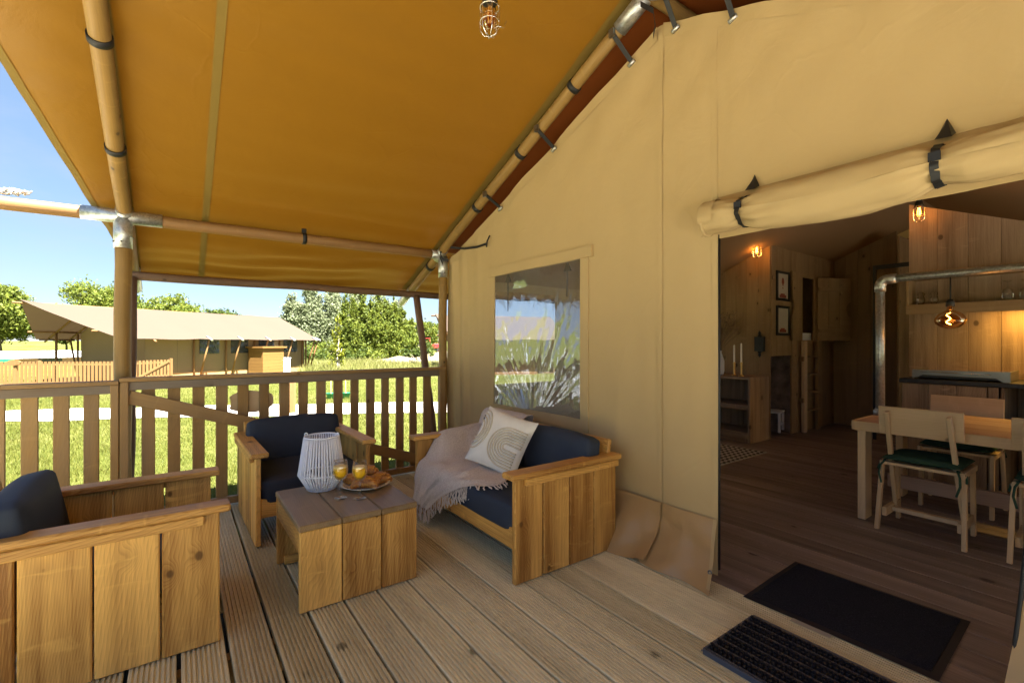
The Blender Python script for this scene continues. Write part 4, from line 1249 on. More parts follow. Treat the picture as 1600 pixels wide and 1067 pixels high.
def build_pillow():
    S = 0.375
    N_ = 34
    t = thing('throw_pillow', 'cream square pillow with raised beige arches leaning on the navy sofa back', 'pillow')
    def prof(u, v): return (max(0, 1 - abs(u) ** 2.6) * max(0, 1 - abs(v) ** 2.6)) ** 0.55
    def outline(u, v):
        k = 1 - 0.055 * (1 - v * v) * abs(u) ** 3
        l = 1 - 0.055 * (1 - u * u) * abs(v) ** 3
        return u * S / 2 * k, v * S / 2 * l
    def front(u, v):
        x, y = outline(u, v)
        return (x, y, 0.058 * prof(u, v) + 0.003 * nz(u * 3, v * 3) * prof(u, v))
    uu = lin(-1, 1, N_)
    V = [front(u, v) for u in uu for v in uu]
    n2 = len(V)
    V += [(front(u, v)[0], front(u, v)[1], -front(u, v)[2]) for u in uu for v in uu]
    F = []
    for i in range(N_ - 1):
        for j in range(N_ - 1):
            q = (i * N_ + j, (i + 1) * N_ + j, (i + 1) * N_ + j + 1, i * N_ + j + 1)
            F.append(q); F.append(tuple(n2 + k for k in reversed(q)))
    o = pydata('cover', V, F, True, M['cream'], t)
    # arches of cord
    b = Bag()
    def lay(path):
        b.pipe([(p[0] * S / 2, p[1] * S / 2, front(p[0], p[1])[2] + 0.001) for p in path], 0.0056, 6)
    for r in (0.10, 0.19, 0.28, 0.37, 0.46, 0.55, 0.64):
        cx, cy = 0.38, -0.16
        path = [(x, cy + r) for x in lin(0.88, cx, 8)] + [(cx + r * math.cos(a), cy + r * math.sin(a)) for a in lin(PI / 2, 3 * PI / 2, 18)[1:]] + [(x, cy - r) for x in lin(cx, 0.80, 7)[1:]]
        lay([p for p in path if abs(p[0]) < 0.95 and abs(p[1]) < 0.95])
    for r in (0.22, 0.31, 0.40, 0.49):
        cx, cy = -0.93, 0.12
        path = [(cx + r * math.cos(a), cy + 1.15 * r * math.sin(a) - 0.0) for a in lin(PI / 2, -PI / 2, 20)]
        path = [(x, y * 1.25 - 0.03) for x, y in path]
        lay([p for p in path if abs(p[0]) < 0.95 and abs(p[1]) < 0.95])
    e = b.build('arch_cord', 'cord', t)
    n = Vector((-0.80, -0.48, 0.50)).normalized()
    up = Vector((0, 0, 1)); rt = up.cross(n).normalized(); u2 = n.cross(rt)
    m = Matrix((rt, u2, n)).transposed().to_4x4() @ Matrix.Rotation(R(-15), 4, 'Z')
    t.matrix_basis = Matrix.Translation((1.665, 2.425, 0.575)) @ m
build_pillow()

# ------------------------------------------------------------------ mats
bmz = thing('brush_mat', 'black brush mat with rows of stiff bristles in an aluminium frame', 'doormat', (1.835, 0.62, 0))
x0, x1, y0, y1 = -0.19, 0.19, -0.40, 0.40
b = Bag(); b.box((x0 + 0.006, x1 - 0.006), (y0 + 0.006, y1 - 0.006), (0.001, 0.006)); b.build('backing', 'rubber', bmz)
for k in range(8):
    xx = x0 + 0.012 + (x1 - x0 - 0.024) * k / 7
    b = Bag(); b.box((xx - 0.0045, xx + 0.0045), (y0 + 0.004, y1 - 0.004), (0.006, 0.022)); b.build('carrier_bar', 'carrier', bmz)
for k in range(7):
    b = Bag()
    xx = x0 + 0.012 + (x1 - x0 - 0.024) * (k + 0.5) / 7
    for j in range(43):
        for q in (-1, 1):
            c = (xx + q * 0.0105, y0 + 0.014 + j * 0.0183 + (0.009 if q > 0 else 0))
            if c[1] > y1 - 0.008: continue
            V = []
            for a in range(5):
                an = 2 * PI * a / 5 + j
                V.append((c[0] + 0.0045 * math.cos(an), c[1] + 0.0045 * math.sin(an), 0.006))
            for a in range(5):
                an = 2 * PI * a / 5 + j
                V.append((c[0] + 0.0072 * math.cos(an) + rf_.uniform(-0.001, 0.001), c[1] + 0.0072 * math.sin(an), 0.027 + rf_.uniform(-0.002, 0.002)))
            b.add(V, [(a, (a + 1) % 5, 5 + (a + 1) % 5, 5 + a) for a in range(5)] + [(5, 6, 7, 8, 9)])
    bo = b.build('bristle_row', 'rubber', bmz); bo['kind'] = 'stuff'
for s in (x0, x1): span(bmz, 'frame_bar', (s - 0.004, s + 0.004), (y0, y1), (0.001, 0.021), 'y', 'framebar', 0.001)
for s in (y0, y1): span(bmz, 'frame_bar', (x0 + 0.004, x1 - 0.004), (s - 0.004, s + 0.004), (0.001, 0.021), 'x', 'framebar', 0.001)
for q in (x0, x1):
    b = Bag(); b.lathe([(0, 0.0), (0.004, 0.0), (0.004, 0.003), (0, 0.003)], 10); b.build('rivet', 'steel', bmz, Matrix.Translation((q, y1 + 0.004, 0.012)) @ Matrix.Rotation(R(-90), 4, 'X'))

dm = thing('doormat', 'large plain black carpet doormat lying in the tent doorway', 'doormat', (2.462, 0.80, 0), R(1.5))
def mat_pt(x, y): return (x, y, 0.004 + 0.006 * sstep(0, 0.03, min(0.29 - abs(x), 0.345 - abs(y))) + 0.0015 * nz(x * 5, y * 5))
grid('carpet', lin(-0.262, 0.262, 20), lin(-0.318, 0.318, 24), lambda x, y: (x, y, 0.0105 + 0.001 * nz(x * 6, y * 6)), 'matfab', dm)
grid('rubber_edge', lin(-0.29, 0.29, 30), lin(-0.345, 0.345, 30), mat_pt, 'rubber', dm, skip=lambda x, y: abs(x) < 0.255 and abs(y) < 0.31)
b = Bag(); b.box((-0.318, -0.288), (-0.02, 0.13), (0.003, 0.0045)); b.build('care_label', 'carelabel', dm)
bd(dm, 'rubber_base', (0.56, 0.67, 0.003), (0, 0, 0.0018), 'x', 'rubber', 0)
b = Bag(); b.box((4.0, 5.2), (2.47, 3.3), (0.001, 0.010))
rug = tag(b.build('woven_rug', 'rug'), 'black and white patterned rug on the dark floor before the bookcase', 'rug')

# ================================================================== INSIDE THE TENT
def plank_wall(name, label, origin, along, L, z0, ztop, n, mat='inwood', holes=(), group='interior plank walls'):
    """vertical planks; along = 'x' or 'y'; ztop(s) gives the height; holes = (s0, s1, z0, z1)"""
    t = thing(name, label, 'wall', origin, group=group)
    w = L / n
    for k in range(n):
        a, c = k * w, (k + 1) * w
        m = (a + c) / 2
        zt0 = ztop(m) if callable(ztop) else ztop
        pieces = [(z0, zt0)]
        for h in holes:
            if h[0] < m < h[1]:
                new = []
                for p in pieces:
                    if h[3] <= p[0] or h[2] >= p[1]: new.append(p); continue
                    if h[2] > p[0]: new.append((p[0], h[2]))
                    if h[3] < p[1]: new.append((h[3], p[1]))
                pieces = new
        for p in pieces:
            jig = random.uniform(-0.002, 0.002)
            if callable(ztop) and p[1] == zt0:
                e0, e1 = ztop(a + 0.0012), ztop(c - 0.0012)
                lo_, hi_ = -0.011 + jig, 0.011 + jig
                V = []
                for s_, zz in ((a + 0.0012, e0), (c - 0.0012, e1)):
                    for q in (lo_, hi_):
                        for z in (p[0], zz): V.append((z, q, -s_) if along == 'x' else (z, s_, q))
                o = pydata('plank', V, [(0, 1, 3, 2), (4, 6, 7, 5), (0, 4, 5, 1), (2, 3, 7, 6), (0, 2, 6, 4), (1, 5, 7, 3)], False, M[mat], t)
                # local x is up: x -> z; for walls along y: local y -> y, local z -> -x
                o.matrix_basis = Matrix(((0, 0, -1, 0), (0, 1, 0, 0), (1, 0, 0, 0), (0, 0, 0, 1)))
            elif along == 'y': span(t, 'plank', (-0.011 + jig, 0.011 + jig), (a + 0.0012, c - 0.0012), p, 'z', mat, 0.0025)
            else: span(t, 'plank', (a + 0.0012, c - 0.0012), (-0.011 + jig, 0.011 + jig), p, 'z', mat, 0.0025)
    return t
zi = lambda y: zf(y) - 0.16
# bedroom block: front face towards the door, then its side face
plank_wall('plank_wall', 'plank wall behind the bookcase under the left caged bulb', (5.98, 2.80, 0), 'y', 1.30, 0.002, lambda s: zi(2.80 + s), 9)
plank_wall('plank_wall', 'plank wall with two framed prints and a low alcove', (5.992, 2.80, 0), 'x', 1.90, 0.002, 2.53, 14, holes=((0.02, 0.57, 0, 1.03), (0.80, 1.28, 1.23, 2.08)))
plank_wall('plank_wall', 'dark plank wall at the back beside the open heart shutter', (7.93, 2.05, 0), 'y', 0.90, 0.002, lambda s: zi(2.05 + s) - 0.02, 6)
b = Bag()
b.box((6.0, 6.58), (3.30, 3.32), (0.0, 1.05)); b.box((6.58, 6.60), (2.82, 3.3), (0.0, 1.05)); b.box((5.995, 6.6), (2.82, 3.32), (1.05, 1.07))  # floor colour used here to put the recess shade into the lining
tag(b.build('alcove_lining', 'floor'), 'timber lining coloured dark for the shade of the low alcove behind the white chair', 'panel')
b = Bag(); b.box((6.62, 7.92), (3.30, 3.32), (1.10, 2.4)); b.box((6.75, 7.90), (2.82, 3.30), (1.18, 1.21)); b.box((7.88, 7.90), (2.82, 3.30), (1.21, 2.4))
tag(b.build('bed_nook_lining', 'inwood'), 'orange-brown timber lining of the raised bed opening', 'panel')
b = Bag(); b.box((6.80, 7.26), (2.84, 3.1), (1.215, 1.33)); tag(b.build('mattress', 'white'), 'pale mattress just visible in the raised bed opening', 'mattress')
plank_wall('plank_wall', 'narrow plank wall beyond the open doorway to the bathroom', (7.4, 1.90, 0), 'x', 0.5, 0.002, 2.55, 4)

def shutter(loc, rz, w, h, side):
    t = thing('heart_shutter', 'plank shutter with half a heart cut out, %s' % side, 'shutter', loc, rz, group='shutters of the raised bed opening')
    n = 3
    for k in range(n):
        a = k * w / n
        if k == n - 1:
            # plank with half a heart taken out of its free edge
            pts = [(a + 0.001, 0), (w, 0), (w, h * 0.36)]
            for q in lin(0, 1, 14):
                an = -PI / 2 + q * PI * 1.05
                pts.append((w - 0.085 * math.sin(PI * q) ** 0.75 * (0.55 + 0.45 * q), h * 0.36 + 0.26 * h * q))
            pts += [(w, h * 0.645), (w, h), (a + 0.001, h)]
            V = [(x, -0.009, z) for x, z in pts] + [(x, 0.009, z) for x, z in pts]
            m = len(pts)
            F = [tuple(range(m)), tuple(range(2 * m - 1, m - 1, -1))] + [(i, m + i, m + (i + 1) % m, (i + 1) % m) for i in range(m)]
            bb = Bag(); bb.add(V, F); bb.build('plank', 'inwood', t)
        else:
            span(t, 'plank', (a + 0.001, a + w / n - 0.001), (-0.009, 0.009), (0, h), 'z', 'inwood', 0.002)
    for z in (0.14, h - 0.16):
        span(t, 'cross_batten', (0.01, w - 0.02 if z < 0.3 else w - 0.02), (-0.024, -0.0095), (z - 0.025, z + 0.025), 'x', 'inwood', 0.002)
    return t
shutter((6.80, 2.775, 1.225), R(184), 0.34, 0.90, 'folded back flat beside the prints')
shutter((7.28, 2.775, 1.225), R(-28), 0.52, 0.88, 'swung out before the back wall')
lad = thing('bunk_ladder', 'narrow timber ladder leading up to the raised bed opening', 'ladder', (7.04, 2.74, 0))
for x in (-0.25, 0.17): span(lad, 'rail', (x - 0.045, x + 0.045), (-0.02, 0.02), (0.002, 1.22), 'z', 'pine' if x < 0 else 'inwood')
for z in (0.28, 0.52, 0.76, 1.0): span(lad, 'rung', (-0.205, 0.125), (-0.05, 0.035), (z, z + 0.022), 'x', 'inwood')
for z in (0.40, 0.95): span(lad, 'wall_bracket', (-0.34, -0.296), (-0.02, 0.03), (z, z + 0.06), 'z', 'inwood')

bk = thing('bookcase', 'low open timber bookcase with two shelves by the plank wall', 'bookcase', (5.715, 3.2, 0))
for y in (-0.39, 0.39): span(bk, 'side_panel', (-0.235, 0.235), (y - 0.014, y + 0.014), (0.002, 0.785), 'z', 'pine' if False else 'kitwood')
for z in (0.10, 0.43): span(bk, 'shelf', (-0.225, 0.23), (-0.374, 0.374), (z, z + 0.024), 'y', 'kitwood')
span(bk, 'top_panel', (-0.233, 0.235), (-0.374, 0.374), (0.756, 0.784), 'y', 'kitwood')
span(bk, 'plinth', (-0.232, -0.212), (-0.374, 0.374), (0.004, 0.098), 'y', 'kitwood')
span(bk, 'shelf_edge', (-0.233, -0.2255), (-0.374, 0.374), (0.395, 0.454), 'y', 'kitwood')
for k in range(5): span(bk, 'back_plank', (0.2352, 0.246), (-0.39 + 0.156 * k + 0.001, -0.39 + 0.156 * (k + 1) - 0.001), (0.01, 0.78), 'z', 'kitwood', 0.002)
def candle(loc, h, label):
    t = thing('candlestick', label, 'candlestick', loc, group='brass candlesticks on the bookcase')
    b = Bag(); pr = [(0.0, 0.0), (0.030, 0.0), (0.030, 0.008), (0.012, 0.014)]
    for q in range(6): pr += [(0.009, 0.022 + q * 0.022), (0.016, 0.030 + q * 0.022), (0.009, 0.038 + q * 0.022)]
    pr += [(0.018, 0.16), (0.012, 0.172), (0.0, 0.172)]
    b.lathe(pr, 16); b.build('holder', 'brass', t)
    b = Bag(); b.lathe([(0.011, 0.17), (0.0095, 0.17 + h - 0.01), (0.003, 0.17 + h), (0.0, 0.17 + h)], 14); b.build('candle', 'wax', t)
candle((5.585, 3.045, 0.786), 0.215, 'brass candlestick with the shorter white candle, nearer the vase')
candle((5.600, 2.965, 0.786), 0.235, 'brass candlestick with the taller white candle, nearer the black lantern')
vs = thing('vase', 'slim white vase on the bookcase half hidden by the door edge', 'vase', (5.62, 3.27, 0.786))
b = Bag(); b.lathe([(0.0, 0), (0.055, 0), (0.068, 0.05), (0.068, 0.18), (0.045, 0.25), (0.035, 0.29), (0.042, 0.31), (0.036, 0.31), (0.03, 0.28), (0.0, 0.2)], 24); b.build('body', 'white', vs)
dg = Bag()
for k in range(70):
    a = rf_.uniform(0, 2 * PI); sp = rf_.uniform(0.05, 0.30); hh = rf_.uniform(0.28, 0.52)
    P = [(0.01 * math.cos(a), 0.01 * math.sin(a), 0.24)] + [(sp * f ** 1.6 * math.cos(a), sp * f ** 1.6 * math.sin(a), 0.24 + hh * f) for f in (0.35, 0.7, 1.0)]
    dg.pipe(P, 0.0025, 4)
    e = Vector(P[-1])
    for q in range(4): dg.pipe([e, e + Vector((rf_.uniform(-0.05, 0.05), rf_.uniform(-0.05, 0.05), rf_.uniform(-0.01, 0.06)))], 0.003, 4)
tag(dg.build('dried_grasses', 'dry', None, Matrix.Translation((5.62, 3.27, 0.786))), 'brown dried grasses spraying from the slim white vase', 'dried flowers')
sc = thing('wall_lantern', 'small black wall lantern on the plank wall above the bookcase', 'wall lantern', (5.955, 2.905, 1.18))
b = Bag(); b.box((-0.05, 0.0), (-0.055, 0.055), (-0.09, 0.09)); b.build('body', 'iron', sc)
for z, s in ((0.09, 1), (-0.09, -1)):
    b = Bag(); b.lathe([(0.03, 0), (0.012, s * 0.03), (0.018, s * 0.045), (0.004, s * 0.075), (0, s * 0.08)], 10, (-0.025, 0, z)); b.build('finial', 'iron', sc)
def picture(z0, z1, label, motif):
    t = thing('framed_print', label, 'framed print', (6.272, 2.785, z0), group='framed prints on the plank wall')
    w, h = 0.34, z1 - z0
    for a, c in (((-w / 2, -w / 2 + 0.03), (0, h)), ((w / 2 - 0.03, w / 2), (0, h)), ((-w / 2 + 0.03, w / 2 - 0.03), (0, 0.03)), ((-w / 2 + 0.03, w / 2 - 0.03), (h - 0.03, h))):
        span(t, 'frame', a, (-0.014, 0.006), c, 'z', 'iron', 0.001)
    span(t, 'print', (-w / 2 + 0.03, w / 2 - 0.03), (-0.003, 0.0), (0.03, h - 0.03), 'z', 'paper', 0)
    b = Bag()
    if motif == 0:
        n = 18
        V = [(0.035 * math.sin(2 * PI * k / n) * (1 - 0.35 * (math.cos(2 * PI * k / n) < -0.3)), -0.0045, 0.24 + 0.055 * math.cos(2 * PI * k / n)) for k in range(n)]
        b.add(V, [tuple(range(n))])
        b.box((-0.012, 0.012), (-0.0045, -0.0035), (0.155, 0.172))
    b.box((-0.09, 0.09), (-0.0045, -0.0035), (0.04, 0.075)); b.box((-0.06, 0.05), (-0.0045, -0.0035), (0.075, 0.092))
    b.build('motif', 'ink_red', t)
picture(1.73, 2.105, 'upper framed print of a red balloon over a dark landscape', 0)
picture(1.29, 1.665, 'lower framed print of a dark landscape, hung below the balloon print', 1)
wc = thing('child_chair', "small white painted child's chair inside the low alcove", 'chair', (6.40, 2.99, 0), R(15))
for x in (-0.13, 0.13):
    for y in (-0.12, 0.12): span(wc, 'leg', (x - 0.015, x + 0.015), (y - 0.015, y + 0.015), (0.035, 0.56 if y > 0 else 0.28), 'z', 'white', 0.002)
span(wc, 'seat', (-0.15, 0.15), (-0.14, 0.14), (0.28, 0.30), 'x', 'white', 0.003)
for x in (-0.06, 0.0, 0.06): span(wc, 'back_slat', (x - 0.015, x + 0.015), (0.11, 0.125), (0.30, 0.56), 'z', 'white', 0.002)
span(wc, 'back_rail', (-0.115, 0.115), (0.108, 0.128), (0.52, 0.56), 'x', 'white', 0.002)
span(wc, 'stretcher', (-0.115, 0.115), (-0.13, -0.112), (0.12, 0.145), 'x', 'white', 0.002)
cage_lamp('caged_lamp', 'lit caged bulb over the bookcase wall, lower and further left', (5.78, 2.868, 2.33), 'bulb_warm', 0.40, group='lit caged bulbs inside the tent', cord=0.02, r=0.05)
cage_lamp('caged_lamp', 'lit caged bulb high on the kitchen plank wall', (5.42, 1.245, 2.375), 'bulb_warm', 0.30, group='lit caged bulbs inside the tent', cord=0.02, r=0.045)
tube(tent, 'inner_rafter', (5.7, 4.0, 1.95), (5.7, YR, 2.95), 0.035, 'log_brown')
tube(tent, 'inner_beam', (5.7, 2.9, 2.43), (7.9, 2.9, 2.43), 0.035, 'log_brown')

# kitchen wall and counter
plank_wall('plank_wall', 'wide plank kitchen wall above the black worktop', (5.60, -0.86, 0), 'y', 2.216, 0.002, lambda s: zf(-0.86 + s) - 0.59, 11, mat='kitwood')
ks = thing('wall_shelf', 'timber box shelf on the kitchen wall holding glasses and mugs', 'shelf', (5.475, 0.25, 1.48))
span(ks, 'shelf_board', (-0.105, 0.112), (-1.1, 1.055), (0.02, 0.045), 'y', 'inwood')
span(ks, 'front_lip', (-0.115, -0.1055), (-1.1, 1.075), (-0.03, 0.058), 'y', 'inwood')
for y, z in ((1.065, 0.29), (0.10, 0.27), (-0.7, 0.27)): span(ks, 'divider', (-0.1045, 0.112), (y - 0.009, y + 0.009), (0.046, z), 'z', 'inwood')
span(ks, 'top_board', (-0.1045, 0.112), (-1.1, 1.075), (0.29, 0.31), 'y', 'inwood')
led = Bag(); led.box((5.40, 5.42), (-0.6, 0.80), (1.488, 1.498))
lo_ = tag(led.build('led_strip', 'led'), 'glowing amber strip light under the kitchen shelf', 'strip light')
al = bpy.data.lights.new('strip_light', 'AREA'); al.energy = 1.9; al.color = (1.0, 0.55, 0.10); al.shape = 'RECTANGLE'; al.size = 1.35; al.size_y = 0.03
ao = bpy.data.objects.new('strip_light', al); COL.objects.link(ao); ao.parent = lo_; ao.location = (5.43, 0.05, 1.485); ao.rotation_euler = (0, R(-22), R(0)); ao.rotation_euler = (R(0), R(-20), R(90)); ao.rotation_euler = (R(0), R(0), R(90))
def lathe_thing(name, prof, mat, loc, label, cat, group=None, n=20):
    b = Bag(); b.lathe(prof, n)
    return tag(b.build(name, mat, None, Matrix.Translation(loc)), label, cat, group)
zsh = 1.527
shaker = [(0, 0), (0.028, 0), (0.028, 0.012), (0.018, 0.02), (0.03, 0.05), (0.024, 0.075), (0.018, 0.085), (0.026, 0.11), (0.012, 0.125), (0, 0.125)]
for q, y in enumerate((1.24, 1.15)):
    lathe_thing('cut_glass', shaker, 'glass', (5.46, y, zsh), 'small cut glass on the kitchen shelf, %s' % ('against its left end' if q == 0 else 'one place in from the left end'), 'glass', 'cut glasses at the left of the shelf')
wgl = [(0.033, 0.0), (0.034, 0.02), (0.037, 0.06), (0.03, 0.10), (0.006, 0.115), (0.004, 0.16), (0.03, 0.175), (0.031, 0.178)]
for q, y in enumerate((0.70, 0.60, 0.505, 0.415)):
    lathe_thing('wine_glass', wgl, 'thinglass', (5.46, y, zsh), 'upturned wine glass on the kitchen shelf, %s' % ['first from the cut glasses', 'second of the four', 'third of the four', 'next to the shelf divider'][q], 'glass', 'upturned wine glasses on the kitchen shelf')
for q, y in enumerate((0.26, 0.145)):
    t = thing('mug', 'sage green mug on the kitchen shelf, %s' % ('next to the shelf divider' if q == 0 else 'second from the divider'), 'mug', (5.45, y, zsh), group='sage mugs on the kitchen shelf')
    b = Bag(); b.lathe([(0, 0), (0.043, 0), (0.045, 0.09), (0.041, 0.09), (0.039, 0.008), (0, 0.008)], 22); b.build('body', 'green_mug', t)
    b = Bag(); b.pipe([(0, -0.043, 0.07), (0, -0.066, 0.062), (0, -0.068, 0.035), (0, -0.043, 0.02)], 0.006, 6); b.build('handle', 'green_mug', t)

kc = thing('kitchen_counter', 'plank kitchen counter with a black worktop and open shelf', 'kitchen counter', (5.29, 0.20, 0))
span(kc, 'worktop', (-0.30, 0.295), (-1.06, 1.08), (0.862, 0.897), 'y', 'stone_top', 0.003)
fx = -0.275
for k in range(3):
    y1_ = 1.06 - 0.17 * k
    span(kc, 'front_plank', (fx - 0.011, fx + 0.011), (y1_ - 0.168, y1_), (0.06, 0.858), 'z', 'kitwood')
span(kc, 'door_stile', (fx - 0.011, fx + 0.011), (0.49, 0.545), (0.06, 0.858), 'z', 'kitwood')
for y in (0.47, -0.4, -1.05): span(kc, 'partition', (fx + 0.013, 0.29), (y - 0.011, y + 0.011), (0.04, 0.858), 'z', 'kitwood')
for z in (0.06, 0.50): span(kc, 'inner_shelf', (fx + 0.013, 0.27), (-1.04, 0.455), (z, z + 0.02), 'y', 'kitwood')
for k in range(8): span(kc, 'back_plank', (0.272, 0.288), (-1.04 + 0.187 * k, -1.04 + 0.187 * k + 0.185), (0.08, 0.858), 'z', 'kitwood')
span(kc, 'end_panel', (fx + 0.013, 0.29), (1.037, 1.06), (0.04, 0.858), 'x', 'kitwood')
b = Bag(); b.box((0.262, 0.284), (-1.05, 1.055), (0.898, 0.945)); b.build('upstand', 'kitwood', kc)
b = Bag(); b.pipe([(fx - 0.012, 0.60, 0.76), (fx - 0.04, 0.60, 0.755), (fx - 0.045, 0.60, 0.72)], 0.007, 8); b.lathe([(0, 0), (0.012, 0.004), (0.012, 0.018), (0, 0.022)], 10, (fx - 0.045, 0.60, 0.705)); b.build('door_catch', 'chrome', kc)
b = Bag(); b.box((-0.25, 0.1), (-0.7, 0.3), (0.525, 0.62)); sb_ = b.build('storage_box', 'plastic_green', None, Matrix.Translation((5.29, 0.20, 0))); sb_.data.materials[0] = M['green_cush']; tag(sb_, 'dark green box on the open shelf under the worktop', 'box')
gs = thing('gas_stove', 'flat steel gas hob with side panels on the black worktop', 'gas stove', (5.22, 0.925, 0.8985))
b = Bag(); b.box((-0.19, 0.21), (-0.27, 0.27), (0.012, 0.035)); b.build('hob', 'stone_top', gs)
b = Bag()
pts = [(-0.30, 0.002), (-0.262, 0.002), (-0.225, 0.03), (0.20, 0.036), (0.235, 0.014), (0.265, 0.014), (0.265, 0.074), (-0.30, 0.082)]
V = [(-0.232, y, z) for y, z in pts] + [(-0.222, y, z) for y, z in pts]
b.add(V, [tuple(range(8)), tuple(range(15, 7, -1))] + [(i, (i + 1) % 8, 8 + (i + 1) % 8, 8 + i) for i in range(8)])
b.build('front_panel', 'steel', gs)
for y in (-0.285, 0.262): span(gs, 'side_guard', (-0.22, 0.215), (y - 0.004, y + 0.004), (0.004, 0.078), 'x', 'steel', 0.001)
b = Bag(); b.pipe([(-0.236, -0.2, 0.055), (-0.24, -0.19, 0.057), (-0.24, 0.20, 0.062), (-0.236, 0.21, 0.06)], 0.0035, 6); b.build('guard_rod', 'chrome', gs)
bot = [(0, 0), (0.034, 0), (0.036, 0.01), (0.036, 0.062), (0.022, 0.078), (0.012, 0.085), (0.012, 0.105), (0.015, 0.107), (0.015, 0.125), (0, 0.126)]
for q, y in enumerate((0.345, 0.262)):
    t = thing('soap_bottle', 'dark bottle with a yellow label on the worktop, %s' % ('nearest the hob' if q == 0 else 'further from the hob'), 'bottle', (5.36, y, 0.905), group='dark bottles on the worktop')
    b = Bag(); b.lathe(bot[:7], 20); b.build('body', 'bottle', t)
    b = Bag(); b.lathe(bot[6:], 16); b.build('cap', 'brass', t)
    b = Bag(); b.lathe([(0.0366, 0.015), (0.0366, 0.055)], 20); b.build('label', 'paper', t)
tr_ = Bag(); tr_.lathe([(0, 0), (0.13, 0), (0.135, 0.008), (0.13, 0.005), (0, 0.004)], 28)
tag(tr_.build('tray', 'stone_top', None, Matrix.Translation((5.34, 0.31, 0.8985))), 'round dark tray under the bottles on the worktop', 'tray')
b = Bag(); b.pipe([(5.2, 0.47, 0.906), (5.2, 0.42, 0.905), (5.19, 0.38, 0.905)], 0.006, 6); b.lathe([(0, 0), (0.025, 0.004), (0.03, 0.012), (0, 0.016)], 14, (5.2, 0.49, 0.899))
tag(b.build('spoon', 'chrome'), 'shiny spoon lying on the worktop before the bottles', 'spoon')

# bathroom door opening between the back wall and the kitchen
b = Bag()
b.box((7.0, 7.03), (2.02, 2.05), (0, 2.15)); b.box((7.0, 7.03), (1.66, 1.69), (0, 2.15)); b.box((7.0, 7.03), (1.69, 2.02), (2.10, 2.15))
tag(b.build('door_frame', 'iron'), 'dark door frame of the room beyond the pipe stand', 'door frame')
dr = thing('plank_door', 'half open dark plank door next to the kitchen wall', 'door', (7.0, 1.69, 0), R(0))
for k in range(4): span(dr, 'plank', (-0.02, 0.005), (-0.30 + 0.075 * k, -0.30 + 0.075 * k + 0.073), (0.02, 2.02), 'z', 'inwood')
b = Bag(); b.lathe([(0, 0), (0.014, 0), (0.014, 0.02), (0, 0.024)], 12); b.build('knob', 'brass', dr, Matrix.Translation((-0.022, -0.24, 1.0)) @ Matrix.Rotation(R(-90), 4, 'Y'))
b = Bag(); b.box((7.96, 7.99), (-0.86, 2.05), (0.0, 2.6)); tag(b.build('back_panel', 'inwood'), 'plain timber panel closing the back of the room', 'panel')
pw_ = thing('small_window', 'small bright window seen past the galvanised pipe', 'window', (7.94, 2.27 - 0.02, 1.24))
b = Bag(); b.box((-0.012, -0.002), (-0.07, 0.07), (0.0, 0.60)); b.build('pane', 'white', pw_)
span(pw_, 'frame', (-0.02, -0.001), (-0.095, -0.07), (-0.03, 0.63), 'z', 'iron', 0.001)
span(pw_, 'frame', (-0.02, -0.001), (0.07, 0.095), (-0.03, 0.63), 'z', 'iron', 0.001)
b = Bag(); b.box((2.1, 2.1), (0, 0), (0, 0))

# dining table with pipe stand and globe bulb
dt = thing('dining_table', 'pale pine dining table on slab legs inside the tent', 'table', (4.235, 0.362, 0))
dt.scale = (1, 1, 0.95)
for k in range(4):
    x0 = -0.46 + 0.23 * k
    span(dt, 'top_plank', (x0 + 0.001, x0 + 0.229), (-0.85, 0.845), (0.672, 0.70), 'y', 'pinkpine', 0.003)
span(dt, 'edge_rail', (-0.478, -0.4615), (-0.85, 0.845), (0.635, 0.70), 'y', 'pine', 0.002)
span(dt, 'end_rail', (-0.46, 0.46), (0.8465, 0.865), (0.635, 0.70), 'x', 'pine', 0.002)
for s in (-1, 1):
    span(dt, 'slab_leg', (s * 0.40 - 0.06, s * 0.40 + 0.06), (0.785, 0.83), (0.002, 0.6715), 'z', 'pine', 0.003)
    span(dt, 'slab_leg', (s * 0.40 - 0.06, s * 0.40 + 0.06), (-0.83, -0.785), (0.002, 0.6715), 'z', 'pine', 0.003)
span(dt, 'stretcher', (-0.02, 0.02), (-0.785, 0.785), (0.16, 0.26), 'y', 'pinkpine', 0.003)
ps = thing('pipe_stand', 'galvanised pipe stand rising from the table end with a long horizontal arm', 'pipe stand', (4.20, 1.185, 0.6665))
b = Bag(); b.lathe([(0, 0), (0.042, 0), (0.042, 0.035), (0.031, 0.042), (0.031, 0.05)], 20); b.build('base_collar', 'galv', ps)
tube(ps, 'upright', (0, 0, 0.03), (0, 0, 0.945), 0.028, 'galv')
b = Bag()
b.pipe([(0, 0, 0.905), (0, 0, 0.945)] + [(0, -0.05 + 0.05 * math.cos(a), 0.945 + 0.05 * math.sin(a)) for a in lin(0.2, PI / 2, 7)] + [(0, -0.095, 0.995)], 0.035, 14)
b.build('elbow', 'galv', ps)
tube(ps, 'arm', (0, -0.09, 0.995), (0, -1.65, 0.995), 0.026, 'galv')
tube(ps, 'far_upright', (0, -1.63, 0.0), (0, -1.63, 0.975), 0.021, 'galv')
gb = thing('globe_bulb', 'large amber globe bulb hanging from the pipe arm', 'bulb', (4.20, 0.803, 1.355))
b = Bag(); b.pipe([(0, 0, 0.09), (0.002, 0, 0.18), (0, 0, 0.305)], 0.004, 6); b.build('cable', 'iron', gb)
b = Bag(); b.lathe([(0, 0.135), (0.012, 0.134), (0.022, 0.12), (0.024, 0.085), (0.0, 0.085)], 18); b.build('lamp_holder', 'iron', gb)
